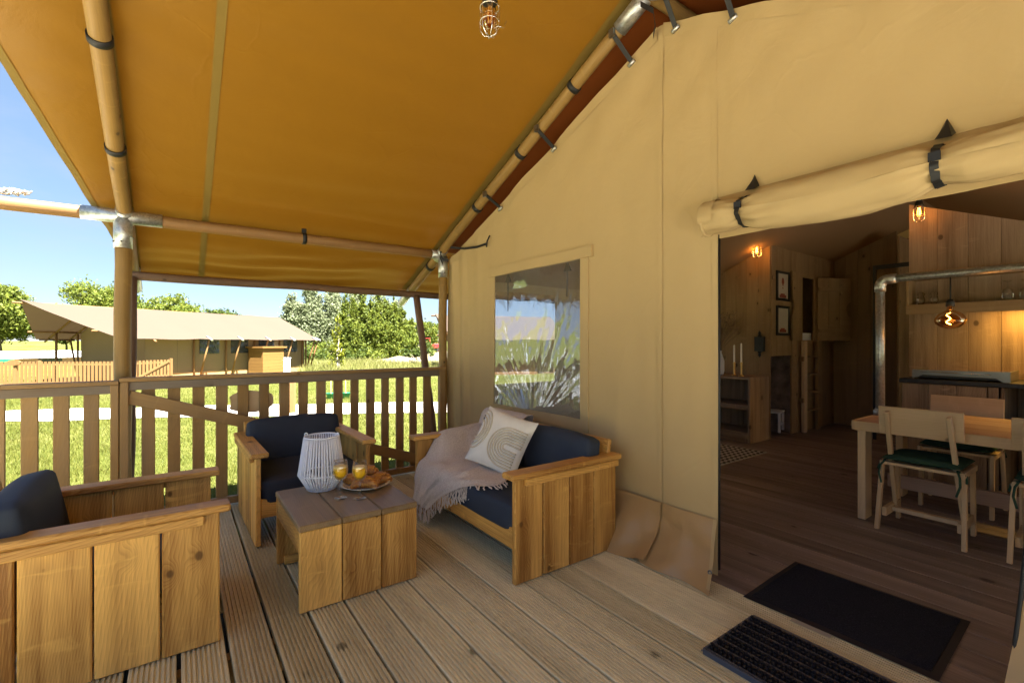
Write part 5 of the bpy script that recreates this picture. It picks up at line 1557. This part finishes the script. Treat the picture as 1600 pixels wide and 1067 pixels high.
b = Bag(); b.lathe([(0.016, 0.085), (0.018, 0.062), (0.03, 0.055), (0.062, 0.035), (0.082, 0.0), (0.076, -0.028), (0.05, -0.052), (0.02, -0.062), (0, -0.063)], 30); gl_ = b.build('glass_globe', 'amber', gb)
b = Bag(); P = [(0.010 * math.cos(a * 1.6), 0.012 * math.sin(a * 1.6) + 0.012 * math.sin(a * 0.5), 0.045 - 0.013 * a) for a in lin(0, 6.2, 40)]
b.pipe(P, 0.0026, 6); b.build('filament', 'filament', gl_)
ld = bpy.data.lights.new('bulb_light', 'POINT'); ld.energy = 0.10; ld.color = (1.0, 0.62, 0.27); ld.shadow_soft_size = 0.03
lo = bpy.data.objects.new('bulb_light', ld); COL.objects.link(lo); lo.parent = gb; lo.location = (0, 0, 0)

def dining_chair(label):
    """back towards local -x, seat to +x; origin on the floor under the seat"""
    t = thing('folding_chair', label, 'chair', (0, 0, 0), group='pale folding chairs round the dining table')
    b_ = Matrix.Rotation(R(-4), 3, 'Y')
    bd(t, 'backrest', (0.018, 0.40, 0.175), (-0.178, 0, 0.705), 'y', 'pine', 0.003, Matrix.Rotation(R(-6), 3, 'Y'))
    for s in (-1, 1):
        beam(t, 'upright', (-0.235, s * 0.145, 0.765), (0.03, s * 0.165, 0.10), 0.022, 0.036, 'pine', up=(1, 0, 0.2))
        beam(t, 'rear_leg', (-0.13, s * 0.195, 0.425), (-0.20, s * 0.205, 0.002), 0.022, 0.036, 'pine', up=(1, 0, 0.2))
        beam(t, 'front_leg', (0.13, s * 0.185, 0.425), (0.15, s * 0.185, 0.002), 0.022, 0.036, 'pine', up=(1, 0, 0.2))
        span(t, 'foot_bar', (-0.16, 0.12), (s * 0.178 - 0.012, s * 0.178 + 0.012), (0.085, 0.14), 'x', 'pine', 0.002)
        span(t, 'side_rail', (-0.17, 0.17), (s * 0.19 - 0.01, s * 0.19 + 0.01), (0.405, 0.44), 'x', 'pine', 0.002)
    for k in range(4): span(t, 'seat_slat', (-0.18 + 0.09 * k, -0.18 + 0.09 * k + 0.078), (-0.178, 0.178), (0.42, 0.438), 'y', 'pine', 0.002)
    span(t, 'cross_bar', (-0.06, -0.02), (-0.165, 0.165), (0.10, 0.125), 'y', 'pine', 0.002)
    return t
def seat_pad(label):
    t = thing('seat_pad', label, 'cushion', (0, 0, 0), group='dark green seat pads tied to the chairs')
    V = []; F = []; n = 26
    uu = lin(-1, 1, n)
    for sgn in (1, -1):
        for u in uu:
            for v in uu:
                k = (max(0, 1 - abs(u) ** 4) * max(0, 1 - abs(v) ** 4)) ** 0.5
                tuft = sum(math.exp(-(((u - a) ** 2 + (v - c) ** 2) / 0.035)) for a in (-0.4, 0.4) for c in (-0.4, 0.4))
                z = sgn * (0.030 * k - 0.012 * min(1, tuft)) if sgn > 0 else -0.018 * k
                V.append((u * 0.185, v * 0.19, 0.462 + z))
    n2 = n * n
    for i in range(n - 1):
        for j in range(n - 1):
            q = (i * n + j, (i + 1) * n + j, (i + 1) * n + j + 1, i * n + j + 1)
            F.append(q); F.append(tuple(n2 + k for k in reversed(q)))
    pydata('pad', V, F, True, M['green_cush'], t)
    for s in (-1, 1):
        b = Bag()
        b.pipe([(-0.17, s * 0.17, 0.45), (-0.20, s * 0.185, 0.42), (-0.215, s * 0.19, 0.37), (-0.225, s * 0.175, 0.31)], 0.006, 5)
        b.pipe([(-0.17, s * 0.17, 0.45), (-0.14, s * 0.205, 0.42), (-0.17, s * 0.21, 0.385)], 0.006, 5)
        b.build('tie', 'green_cush', t)
    return t
c0 = dining_chair('pale folding chair with its back to the doorway, at the near table corner')
p0 = seat_pad('dark green seat pad on the chair at the near table corner')
for i, (x, y, rz, cl_, pl_) in enumerate([
    (3.86, 0.845, 0.0, None, None),
    (3.875, 0.265, R(2), 'pale folding chair half hidden by the right edge of the doorway', 'dark green seat pad on the chair at the right edge of the doorway'),
    (4.61, 0.83, R(180), 'folding chair with a pinkish back on the kitchen side of the table', 'dark green seat pad on the chair at the kitchen side')]):
    if i == 0: c, p = c0, p0
    else: c, p = copy_tree(c0, cl_), copy_tree(p0, pl_)
    for o in (c, p): o.location = (x, y, 0); o.rotation_euler = (0, 0, rz)

# ================================================================== BEYOND THE DECK
def far_tent(label, loc, rz, L, gable_x, eave_x, long=True, group='cream lodge tents across the lawn'):
    """ridge along local x, viewer's side at local -y; z = 0 is the tent's deck"""
    t = thing('safari_tent', label, 'tent', loc, rz, group)
    zr_ = lambda y: 3.20 - 0.42 * abs(y) 
    fx_ = lambda y: eave_x * abs(y) / 3.38
    V = []; F = []
    ys = lin(-3.38, 3.38, 41)
    nx = 40
    for y in ys:
        for i in range(nx):
            x = fx_(y) + (L - fx_(y)) * i / (nx - 1)
            tip = 0.10 * math.exp(-x * 1.5) * (1 - abs(y) / 3.38)
            V.append((x, y, zr_(y) + tip - 0.03 * math.sin(PI * (x * 0.42 % 1.0)) + 0.015 * nz(x, y, 3, 1.2)))
    for i in range(40):
        for j in range(nx - 1): F.append((i * nx + j, i * nx + j + 1, (i + 1) * nx + j + 1, (i + 1) * nx + j))
    pydata('roof', V, F, True, M['roof_far'], t)
    zg = lambda y: 3.05 - 0.40 * abs(y)
    def panel(nm, pts, par=t, mat='beige_far'):
        b = Bag(); b.add(pts, [tuple(range(len(pts)))]); return b.build(nm, mat, par)
    gw = panel('gable_wall', [(gable_x, -2.5, -0.1), (gable_x, 2.5, -0.1), (gable_x, 2.5, zg(2.5)), (gable_x, 0, zg(0)), (gable_x, -2.5, zg(2.5))])
    panel('rear_wall', [(L - 0.3, -2.5, -0.1), (L - 0.3, 2.5, -0.1), (L - 0.3, 2.5, zg(2.5)), (L - 0.3, 0, zg(0)), (L - 0.3, -2.5, zg(2.5))])
    for s in (-1, 1):
        grid('side_wall', lin(gable_x, L - 0.3, 40), lin(-0.1, 2.02, 8), lambda x, z: (x, s * 2.5 + 0.02 * math.sin(x * 7), z), 'beige_far', t)
    def wnd(p, ax, w, h):
        x, y, z = p
        def fn(u, v):
            d = 0.012 * math.sin(u * 9 + v * 7) + 0.03 * nz(u * 2.5, v * 2.5, x)
            return (x + d, y + u * w / 2, z + v * h / 2) if ax == 'y' else (x + u * w / 2, y - d, z + v * h / 2)
        g = grid('window', lin(-1, 1, 12), lin(-1, 1, 12), fn, 'vinyl', t)
        q = Bag()
        if ax == 'y': q.box((x + 0.03, x + 0.035), (y - w / 2 + 0.01, y + w / 2 - 0.01), (z - h / 2 + 0.01, z + h / 2 - 0.01))
        else: q.box((x - w / 2 + 0.01, x + w / 2 - 0.01), (y + 0.03, y + 0.035), (z - h / 2 + 0.01, z + h / 2 - 0.01))
        q.build('dark_interior', 'darkglass', g)
    wnd((gable_x - 0.04, -1.2, 1.28), 'y', 1.05, 1.05)
    if long:
        px = [gable_x + 2.0 + 1.55 * k for k in range(5)]
        for k, x in enumerate(px):
            if k < 4: wnd((x + 0.75, -2.56, 1.45), 'x', 0.95, 0.75)
        for x in px + [L - 0.25]:
            if x > L: continue
            tube(t, 'post', (x, -2.58, -0.3), (x, -2.58, 1.98), 0.045, 'fence', n=8)
            tube(t, 'strut', (x + 0.25, -2.62, 0.0), (x + 0.25, -3.30, 1.80), 0.04, 'fence', n=8)
            tube(t, 'strut_cap', (x + 0.25, -3.1, 1.90), (x + 0.25, -3.5, 1.72), 0.05, 'galv', n=8)
        b = Bag(); b.pipe([(gable_x + 1.3, -2.51, 0.0), (gable_x + 1.3, -2.51, 1.95)], 0.012, 5); b.build('door_seam', 'bark', t)
        panel('wall_foot', [(gable_x, -2.53, -0.12), (L - 0.3, -2.53, -0.12), (L - 0.3, -2.53, 0.26), (gable_x, -2.53, 0.26)], t, 'skirt')
    for x in (eave_x + 0.35,):
        for y in (-2.5, 2.5): tube(t, 'post', (x, y, -0.35), (x, y, 2.08), 0.05, 'fence', n=10)
    tube(t, 'eave_beam', (eave_x - 0.6, -2.5, 2.08), (gable_x, -2.5, 2.08), 0.042, 'fence', n=10)
    tube(t, 'eave_beam', (eave_x - 0.6, 2.5, 2.08), (gable_x, 2.5, 2.08), 0.042, 'fence', n=10)
    for x in (eave_x + 0.35, gable_x - 0.1):
        for s in (-1, 1): tube(t, 'rafter', (x, 0, 3.12), (x, s * 3.5, 3.12 - 0.42 * 3.5), 0.042, 'fence', n=10)
    tube(t, 'post', (gable_x - 0.1, 2.55, -0.3), (gable_x - 0.1, 2.55, 2.0), 0.045, 'fence', n=8)
    tube(t, 'strut', (gable_x - 0.1, 3.2, 1.75), (gable_x - 0.1, 2.6, 0.0), 0.04, 'fence', n=8)
    tube(t, 'tail_beam', (eave_x, 3.1, 1.74), (gable_x, 3.1, 1.74), 0.035, 'log_brown', n=8)
    tube(t, 'ridge_beam', (-0.22, 0, 3.17), (L, 0, 3.12), 0.042, 'fence', n=8)
    b = Bag(); b.box((eave_x + 0.1, gable_x + 3.0), (-2.9, 2.7), (-0.13, 0.0)); b.build('deck', 'fence', t)
    return t
FT = ((-4.98, 25.9, -0.42), R(30.6))
far_tent('cream lodge tent with a row of plastic windows across the lawn', FT[0], FT[1], 11.7, 3.0, 1.75)

def px_pos(px, d):
    r = (px - 800) / 725.0 * d
    return (d * 0.58504 + r * 0.811, d * 0.811 - r * 0.58504)
def far_fence():
    t = thing('deck_fence', 'sunlit slatted timber fence round the deck of the opposite tent', 'fence', FT[0], FT[1])
    slat = box_mesh(0.90, 0.085, 0.02, 0)
    me = mat_mesh(slat, M['fence'])
    def run(p0, p1):
        p0 = Vector(p0); p1 = Vector(p1); L = (p1 - p0).length; a = math.atan2(p1.y - p0.y, p1.x - p0.x)
        n = int(L / 0.135)
        for k in range(n + 1):
            p = p0.lerp(p1, k / n)
            link('slat', me, None, t, Matrix.Translation((p.x, p.y, 0.46)) @ Matrix.Rotation(a, 4, 'Z') @ BAS['z'].to_4x4() @ Matrix.Rotation(R(90), 4, 'X'))
        for z in (0.12, 0.80): beam(t, 'rail', (p0.x, p0.y + 0.03, z), (p1.x, p1.y + 0.03, z), 0.03, 0.07, 'fence', bev=0)
    c_, s_ = math.cos(-FT[1]), math.sin(-FT[1])
    def loc(px, d):
        x, y = px_pos(px, d); x -= FT[0][0]; y -= FT[0][1]
        return Vector((x * c_ - y * s_, x * s_ + y * c_, 0))
    a_, m_, e_ = loc(-60, 17.0), loc(181, 17.4), loc(268, 19.4)
    run(a_, m_); run(m_ + Vector((0.14, 0, 0)), e_)
    for q in (a_, a_.lerp(m_, 0.5), m_, e_): span(t, 'fence_post', (q.x - 0.05, q.x + 0.05), (q.y - 0.0, q.y + 0.09), (-0.1, 0.95), 'z', 'fence', 0)
    d_ = (e_ - m_)
    beam(t, 'brace', m_ + d_ * 0.25 + Vector((0, -0.04, 0.12)), m_ + d_ * 0.95 + Vector((0, -0.04, 0.86)), 0.02, 0.08, 'fence', bev=0)
    return t
far_fence()
def Lw(lx, ly, z):
    c, s = math.cos(FT[1]), math.sin(FT[1])
    return (FT[0][0] + lx * c - ly * s, FT[0][1] + lx * s + ly * c, FT[0][2] + z)
sg = thing('name_sign', 'small oval wooden sign on a stake before the opposite fence', 'sign', (*px_pos(22, 16.6), -0.5), R(-35))
b = Bag(); n = 18; V = [(0.24 * math.cos(2 * PI * k / n), q, 0.98 + 0.10 * math.sin(2 * PI * k / n)) for q in (-0.02, 0.02) for k in range(n)]
b.add(V, [tuple(range(n)), tuple(range(2 * n - 1, n - 1, -1))] + [(k, (k + 1) % n, n + (k + 1) % n, n + k) for k in range(n)]); b.build('slab', 'log_orange', sg)
span(sg, 'stake', (-0.05, 0.05), (0.022, 0.08), (-0.2, 0.95), 'z', 'fence', 0)
sh = thing('timber_shed', 'small flat roofed timber shed against the opposite tent', 'shed', Lw(8.3, -3.25, -0.12), FT[1])
for k in range(9):
    z = 0.02 + k * 0.158
    span(sh, 'cladding_board', (-0.65, 0.55), (-0.56, -0.535), (z, z + 0.152), 'x', 'shed', 0)
    span(sh, 'cladding_board', (-0.675, -0.651), (-0.56, 0.5), (z, z + 0.152), 'y', 'shed', 0)
    span(sh, 'cladding_board', (0.551, 0.575), (-0.56, 0.5), (z, z + 0.152), 'y', 'shed', 0)
span(sh, 'roof', (-0.78, 0.68), (-0.68, 0.58), (1.45, 1.53), 'x', 'shed', 0)
cb = Bag(); cb.box((-0.28, 0.28), (-0.2, 0.2), (0, 0.85))
cabt = thing('meter_cabinet', 'white meter cabinet standing beside the timber shed', 'cabinet', Lw(9.45, -3.1, -0.12), FT[1])
cb.build('housing', 'white', cabt); span(cabt, 'lid', (-0.31, 0.31), (-0.23, 0.23), (0.852, 0.90), 'x', 'white', 0)

def lowbld():
    t = thing('low_building', 'long low pinkish building with a white flat roof, far left', 'building', (-14.5, 51.5, GZ - 0.2), R(34))
    b = Bag(); b.box((-12, 9), (-3, 3), (0, 0.62)); b.build('wall', 'pinkwall', t)
    b = Bag(); b.box((-12.3, 9.3), (-3.3, 3.3), (0.62, 1.1)); b.build('roof_fascia', 'white', t)
    for k in range(5):
        w = span(t, 'window', (-10.5 + 3.8 * k, -9.0 + 3.8 * k), (-3.04, -3.0), (0.1, 0.55), 'x', 'darkglass', 0)
    span(t, 'wall_sign', (1.4, 3.2), (-3.36, -3.302), (0.35, 0.62), 'x', 'plastic_green', 0)
    return t
lowbld()
far_tent('cream tent gable corner mostly hidden behind the corner post', (12.2, 24.6, -0.42), R(-24), 7.0, 2.4, 0.8, long=False)

# trees -----------------------------------------------------------
def leaves(blobs, n, size, seed, up=0.3):
    rr = np.random.default_rng(seed)
    vol = np.array([b[3] * b[4] * b[5] for b in blobs]) ** 0.75
    cnt = (n * vol / vol.sum()).astype(int) + 1
    P = []
    for (cx, cy, cz, rx, ry, rz), c in zip(blobs, cnt):
        ncl = max(6, c // 30)
        d = rr.normal(size=(ncl, 3)); d /= np.linalg.norm(d, axis=1)[:, None]
        rad = rr.uniform(0.25, 1.6, size=(ncl, 1)) ** 0.5
        cc = d * rad * np.array([rx, ry, rz]) + np.array([cx, cy, cz])
        idx = rr.integers(0, ncl, c)
        s = np.array([rx, ry, rz]) * rr.uniform(0.10, 0.30, size=(ncl, 1))[idx]
        P.append(cc[idx] + rr.normal(size=(c, 3)) * s)
    P = np.concatenate(P); N = len(P)
    nrm = rr.normal(size=(N, 3)); nrm[:, 2] += up; nrm /= np.linalg.norm(nrm, axis=1)[:, None]
    a = rr.normal(size=(N, 3)); u = np.cross(nrm, a); u /= np.linalg.norm(u, axis=1)[:, None]; v = np.cross(nrm, u)
    sz = size * rr.uniform(0.6, 1.4, size=(N, 1))
    q = np.stack([P - u * sz, P + v * sz * 0.55, P + u * sz, P - v * sz * 0.55], axis=1).reshape(-1, 3)
    return q, N
def quads_mesh(name, q, N, mat, parent=None, mw=None, k=4):
    me = bpy.data.meshes.new(name)
    me.vertices.add(len(q)); me.vertices.foreach_set('co', q.astype(np.float32).ravel())
    me.loops.add(N * k); me.loops.foreach_set('vertex_index', np.arange(N * k, dtype=np.int32))
    me.polygons.add(N); me.polygons.foreach_set('loop_start', np.arange(0, N * k, k, dtype=np.int32)); me.polygons.foreach_set('loop_total', np.full(N, k, dtype=np.int32))
    me.update(calc_edges=True); me.validate()
    return link(name, me, M[mat], parent, mw)
def tree(label, px, d, h, w, mat, kind='round', n=5200, size=0.16, seed=1, group='trees beyond the tents', bark='bark', base=None):
    x, y = px_pos(px, d)
    t = thing('tree', label, 'tree', (x, y, GZ - 0.15 if base is None else base), seed * 1.3, group)
    rr = random.Random(seed)
    blobs = []
    if kind == 'round':
        for k in range(11):
            a = rr.uniform(0, 2 * PI); q = rr.uniform(0.1, 0.62)
            blobs.append((w / 2 * q * math.cos(a), w / 2 * q * math.sin(a), h * rr.uniform(0.42, 0.86), w * rr.uniform(0.17, 0.27), w * rr.uniform(0.17, 0.27), h * rr.uniform(0.10, 0.17)))
    else:
        for k in range(13):
            f = k / 12
            z = h * (0.14 + 0.80 * f); q = (0.62 + 0.38 * math.sin(PI * min(1, f * 1.25 + 0.1))) * (1 - f ** 2.2) * 0.42 + 0.05
            a = rr.uniform(0, 2 * PI); e = rr.uniform(0.1, 0.75) * q * w
            blobs.append((e * math.cos(a), e * math.sin(a), z, w * (0.10 + 0.36 * q) * rr.uniform(0.8, 1.2), w * (0.10 + 0.36 * q), h * rr.uniform(0.08, 0.14)))
    q, N = leaves(blobs, int(n * 2.6), size * 0.82, seed)
    quads_mesh('crown', q, N, mat, t)
    b = Bag()
    th = h * (0.75 if kind == 'round' else 0.9)
    b.pipe([(0, 0, -0.1), (0.03 * w * rr.uniform(-1, 1), 0.02 * w, h * 0.25), (0.04 * w * rr.uniform(-1, 1), 0, h * 0.5), (0, 0, th)], 0.1, 8, True, [h * 0.026, h * 0.02, h * 0.013, h * 0.004])
    for bl in blobs[::2]:
        b.pipe([(0, 0, bl[2] * 0.55), (bl[0] * 0.5, bl[1] * 0.5, bl[2] * 0.8), (bl[0], bl[1], bl[2])], 0.05, 5, True, [h * 0.010, h * 0.007, h * 0.003])
    b.build('trunk', bark, t)
    return t
G1, G2, G3 = 'broad trees behind the opposite tent', 'silvery willows behind the lawn', 'bright green poplars behind the lawn'
tree('broad bright tree cut by the left picture edge behind the tent tip', 2, 44, 7.4, 7.2, 'leaf_bright', 'round', 8000, 0.17, 11, G1)
tree('dark rounded treetop small behind the roof, left of the front log post', 104, 50, 5.0, 2.6, 'leaf_dark', 'round', 2600, 0.14, 12, G1)
tree('broad bright tree directly behind the front log post', 166, 47, 7.5, 6.2, 'leaf_bright', 'round', 8000, 0.16, 13, G1)
tree('broad bright tree right of the front log post above the roof', 252, 48, 6.8, 7.6, 'leaf_bright', 'round', 9000, 0.16, 14, G1)
tree('dark green treetop alone above the middle of the opposite roof', 338, 50, 5.4, 4.6, 'leaf_dark', 'round', 5000, 0.15, 15, G1)
for k, (px, d, h, w) in enumerate([(455, 54, 6.6, 5.0), (486, 55, 8.0, 5.6), (520, 56, 8.1, 6.0), (556, 58, 7.9, 5.8), (592, 60, 7.7, 6.0), (620, 60, 6.6, 5.0)]):
    tree(['silvery willow at the left end of the tree belt, next to the opposite tent', 'tall silvery willow second from the opposite tent', 'silvery willow behind the staked yellow sapling', 'silvery willow behind the middle of the bright poplars', 'silvery willow showing over the tallest bright poplars', 'silvery willow at the right end of the belt by the roof sleeve'][k], px, d, h, w, 'leaf_silver', 'tall', 8500, 0.16, 20 + k, G2)
PO = [(540, 44, 5.9, 1.9), (553, 42, 5.5, 1.8), (566, 43, 6.1, 2.0), (579, 42, 5.3, 1.8), (591, 43, 6.0, 2.0), (603, 44, 5.5, 1.9), (615, 44, 5.7, 1.9), (630, 46, 5.0, 2.2), (642, 49, 4.0, 2.0)]
ON = ['first', 'second', 'third', 'fourth', 'fifth', 'sixth', 'seventh', 'eighth', 'last and lowest']
for k, (px, d, h, w) in enumerate(PO):
    tree('bright green poplar, %s to the right of the yellow sapling' % ON[k], px, d, h, w, 'leaf_bright', 'tall', 3600, 0.125, 30 + k, G3)
tree('small green tree between the leaning strut and the corner post', 666, 62, 4.9, 4.6, 'leaf_bright', 'round', 3500, 0.16, 41, 'trees beyond the tents')
sp = tree('young yellow green sapling with a pale bare stem on the lawn', 529, 27, 3.55, 0.95, 'leaf_yellow', 'tall', 420, 0.075, 42, 'trees beyond the tents', 'palebark')
x, y = px_pos(527, 26.9)
b = Bag(); b.lathe([(0.035, 0), (0.035, 1.5), (0, 1.5)], 8); tag(b.build('tree_stake', 'palebark', None, Matrix.Translation((x, y, GZ - 0.25))), 'pale round stake supporting the yellow sapling', 'stake')
def shrub(label, px, d, h, w, mat, seed, n=1800, base=None, size=0.10, group='shrubs at the edge of the lawn'):
    x, y = px_pos(px, d)
    rr = random.Random(seed)
    blobs = [(rr.uniform(-0.35, 0.35) * w, rr.uniform(-0.25, 0.25) * w, h * rr.uniform(0.3, 0.7), w * 0.22, w * 0.22, h * 0.28) for _ in range(7)]
    q, N = leaves(blobs, n, size, seed)
    t = thing('shrub', label, 'shrub', (x, y, GZ - 0.25 if base is None else base), 0, group)
    quads_mesh('foliage', q, N, mat, t)
    b = Bag()
    for bl in blobs: b.pipe([(bl[0] * 0.2, bl[1] * 0.2, -0.1), (bl[0], bl[1], bl[2])], 0.02, 5)
    b.build('stem', 'bark', t)
for k, (px, d, h, w, m) in enumerate([(478, 40, 1.6, 3.4, 'leaf_dark'), (505, 44, 2.2, 4.0, 'leaf_bright'), (548, 38, 1.3, 2.6, 'leaf_dark'), (580, 38, 1.2, 2.6, 'leaf_bright'), (640, 52, 2.2, 5.0, 'leaf_dark')]):
    shrub(['dark shrub right of the opposite tent end', 'bright shrub under the silvery willows', 'dark shrub at the foot of the poplars, right of the sapling', 'bright low shrub at the left foot of the sand mound', 'dark shrub behind the top of the sand mound'][k], px, d, h, w, m, 60 + k)
shrub('grassy green tussock growing on the sand mound', 655, 33.5, 0.9, 2.2, 'leaf_dark', 70, 1500, 0.05, 0.09)

# tractor ----------------------------------------------------------
def tractor():
    x, y = px_pos(672, 58)
    t = thing('red_tractor', 'red farm tractor parked beyond the sand mound', 'tractor', (x, y, GZ + 0.15), R(-20))
    def wheel(px_, py_, r, w):
        b = Bag(); b.lathe([(r * 0.62, -w / 2), (r * 0.92, -w / 2), (r, -w * 0.35), (r, w * 0.35), (r * 0.92, w / 2), (r * 0.62, w / 2), (r * 0.62, -w / 2)], 28)
        for k in range(20):
            a = 2 * PI * k / 20
            b.pipe([(r * math.cos(a), r * math.sin(a), -w * 0.45), (r * 1.03 * math.cos(a + 0.1), r * 1.03 * math.sin(a + 0.1), 0), (r * math.cos(a), r * math.sin(a), w * 0.45)], 0.03, 4)
        m = Matrix.Translation((px_, py_, r)) @ Matrix.Rotation(R(90), 4, 'X')
        o = b.build('wheel', 'tyre', t, m)
        b = Bag(); b.lathe([(0.0, -0.02), (0.1, -0.05), (r * 0.3, 0.05), (r * 0.62, -w * 0.3), (r * 0.63, w * 0.3), (r * 0.3, 0.1), (0, 0.1)], 24); b.build('rim', 'red', o)
    for s in (-1, 1): wheel(-0.9, s * 0.8, 0.78, 0.42); wheel(1.2, s * 0.65, 0.45, 0.26)
    span(t, 'engine_hood', (0.0, 1.55), (-0.3, 0.3), (0.75, 1.35), 'x', 'red', 0.06)
    span(t, 'chassis', (-1.1, 1.5), (-0.2, 0.2), (0.5, 0.74), 'x', 'iron', 0.02)
    for s in (-1, 1): span(t, 'fender', (-1.45, -0.35), (s * 0.8 - 0.2, s * 0.8 + 0.2), (1.6, 1.66), 'x', 'red', 0.02)
    b = Bag()
    for s in (-1, 1): b.pipe([(-1.1, s * 0.5, 0.8), (-1.1, s * 0.5, 2.0), (-0.1, s * 0.45, 2.0), (0.0, s * 0.45, 1.3)], 0.04, 6)
    b.box((-1.2, 0.0), (-0.55, 0.55), (2.0, 2.06)); b.build('cab_frame', 'red', t)
    span(t, 'seat', (-0.9, -0.5), (-0.22, 0.22), (1.0, 1.15), 'x', 'iron', 0.03)
    b = Bag(); b.pipe([(1.0, 0.2, 1.3), (1.0, 0.2, 1.95)], 0.04, 8); b.build('exhaust', 'iron', t)
tractor()

# bits on the lawn ---------------------------------------------------
po = thing('marker_post', 'square pinkish timber post on a pale footing beside the path', 'post', (2.02, 11.05, GZ - 0.02), R(20))
span(po, 'post', (-0.07, 0.07), (-0.07, 0.07), (0.10, 0.95), 'z', 'log_orange', 0.004)
b = Bag(); b.lathe([(0, 0), (0.12, 0), (0.12, 0.10), (0.09, 0.14), (0, 0.14)], 16); b.build('footing', 'concrete', po)
for q, (px, d) in enumerate(((517, 13.9), (540, 14.0))):
    x, y = px_pos(px, d)
    t = thing('stake_tub', 'green tub with a yellow stake, %s' % ('the left of two on the lawn' if q == 0 else 'the right of two on the lawn'), 'tub', (x, y, ground_z(x, y)), group='green tubs with yellow stakes')
    b = Bag(); b.lathe([(0, 0), (0.10, 0), (0.14, 0.16), (0.15, 0.17), (0.13, 0.17), (0.09, 0.03), (0, 0.03)], 18); b.build('tub', 'plastic_green', t)
    b = Bag(); b.lathe([(0.018, 0.02), (0.018, 0.72), (0, 0.72)], 8); b.build('stake', 'yellowpost', t)

# grass ---------------------------------------------------------------
def in_path(x, y):
    pts = [(-26, 27.0), (-10, 18.9), (-3.1, 15.3), (1.5, 12.9), (5.5, 10.7), (12, 6.5), (24, -1.5)]
    best = np.full(x.shape, 9.0)
    for a, b_ in zip(pts[:-1], pts[1:]):
        a = np.array(a); d = np.array(b_) - a; L2 = d @ d
        tt = np.clip(((x - a[0]) * d[0] + (y - a[1]) * d[1]) / L2, 0, 1)
        best = np.minimum(best, np.hypot(x - a[0] - tt * d[0], y - a[1] - tt * d[1]))
    return best < 0.98
def blades(name, n, dmin, dmax, pmin, pmax, h, w, mat, seed, power=1.0, mask=None):
    rr = np.random.default_rng(seed)
    d = dmin * (dmax / dmin) ** (rr.uniform(0, 1, n) ** power)
    px = rr.uniform(pmin, pmax, n)
    r = (px - 800) / 725.0 * d
    x = d * 0.58504 + r * 0.811; y = d * 0.811 - r * 0.58504
    keep = (~in_path(x, y)) & ~((y < 4.15) & (x > -3.0))
    if mask is not None: keep &= mask(x, y)
    x, y, d = x[keep], y[keep], d[keep]; n = len(x)
    cl = np.sin(x * 3.1 + np.sin(y * 2.3) * 2) * np.sin(y * 2.7 + np.sin(x * 1.9) * 2)
    hh = h * rr.uniform(0.5, 1.3, n) * (1 + 0.45 * cl)
    z0 = np.array([ground_z(a, c) for a, c in zip(x, y)])
    a = rr.uniform(0, 2 * PI, n); ww = w * rr.uniform(0.6, 1.4, n) * (0.6 + d / dmax)
    lx, ly = rr.normal(0, 0.45, n) * hh, rr.normal(0, 0.45, n) * hh
    q = np.stack([np.stack([x - np.cos(a) * ww, y - np.sin(a) * ww, z0 - 0.01], 1), np.stack([x + np.cos(a) * ww, y + np.sin(a) * ww, z0 - 0.01], 1), np.stack([x + lx, y + ly, z0 + hh], 1)], 1).reshape(-1, 3)
    o = quads_mesh(name, q, n, mat, k=3)
    return o
tag(blades('lawn_grass', 150000, 4.6, 24, -120, 760, 0.055, 0.006, 'grass', 5, 0.9), 'short sunlit lawn grass beyond the railing', 'grass', kind='stuff')
tag(blades('meadow_grass', 26000, 24, 37, 470, 760, 0.42, 0.02, 'tallgrass', 6), 'tall pale meadow grass before the trees', 'grass', kind='stuff')
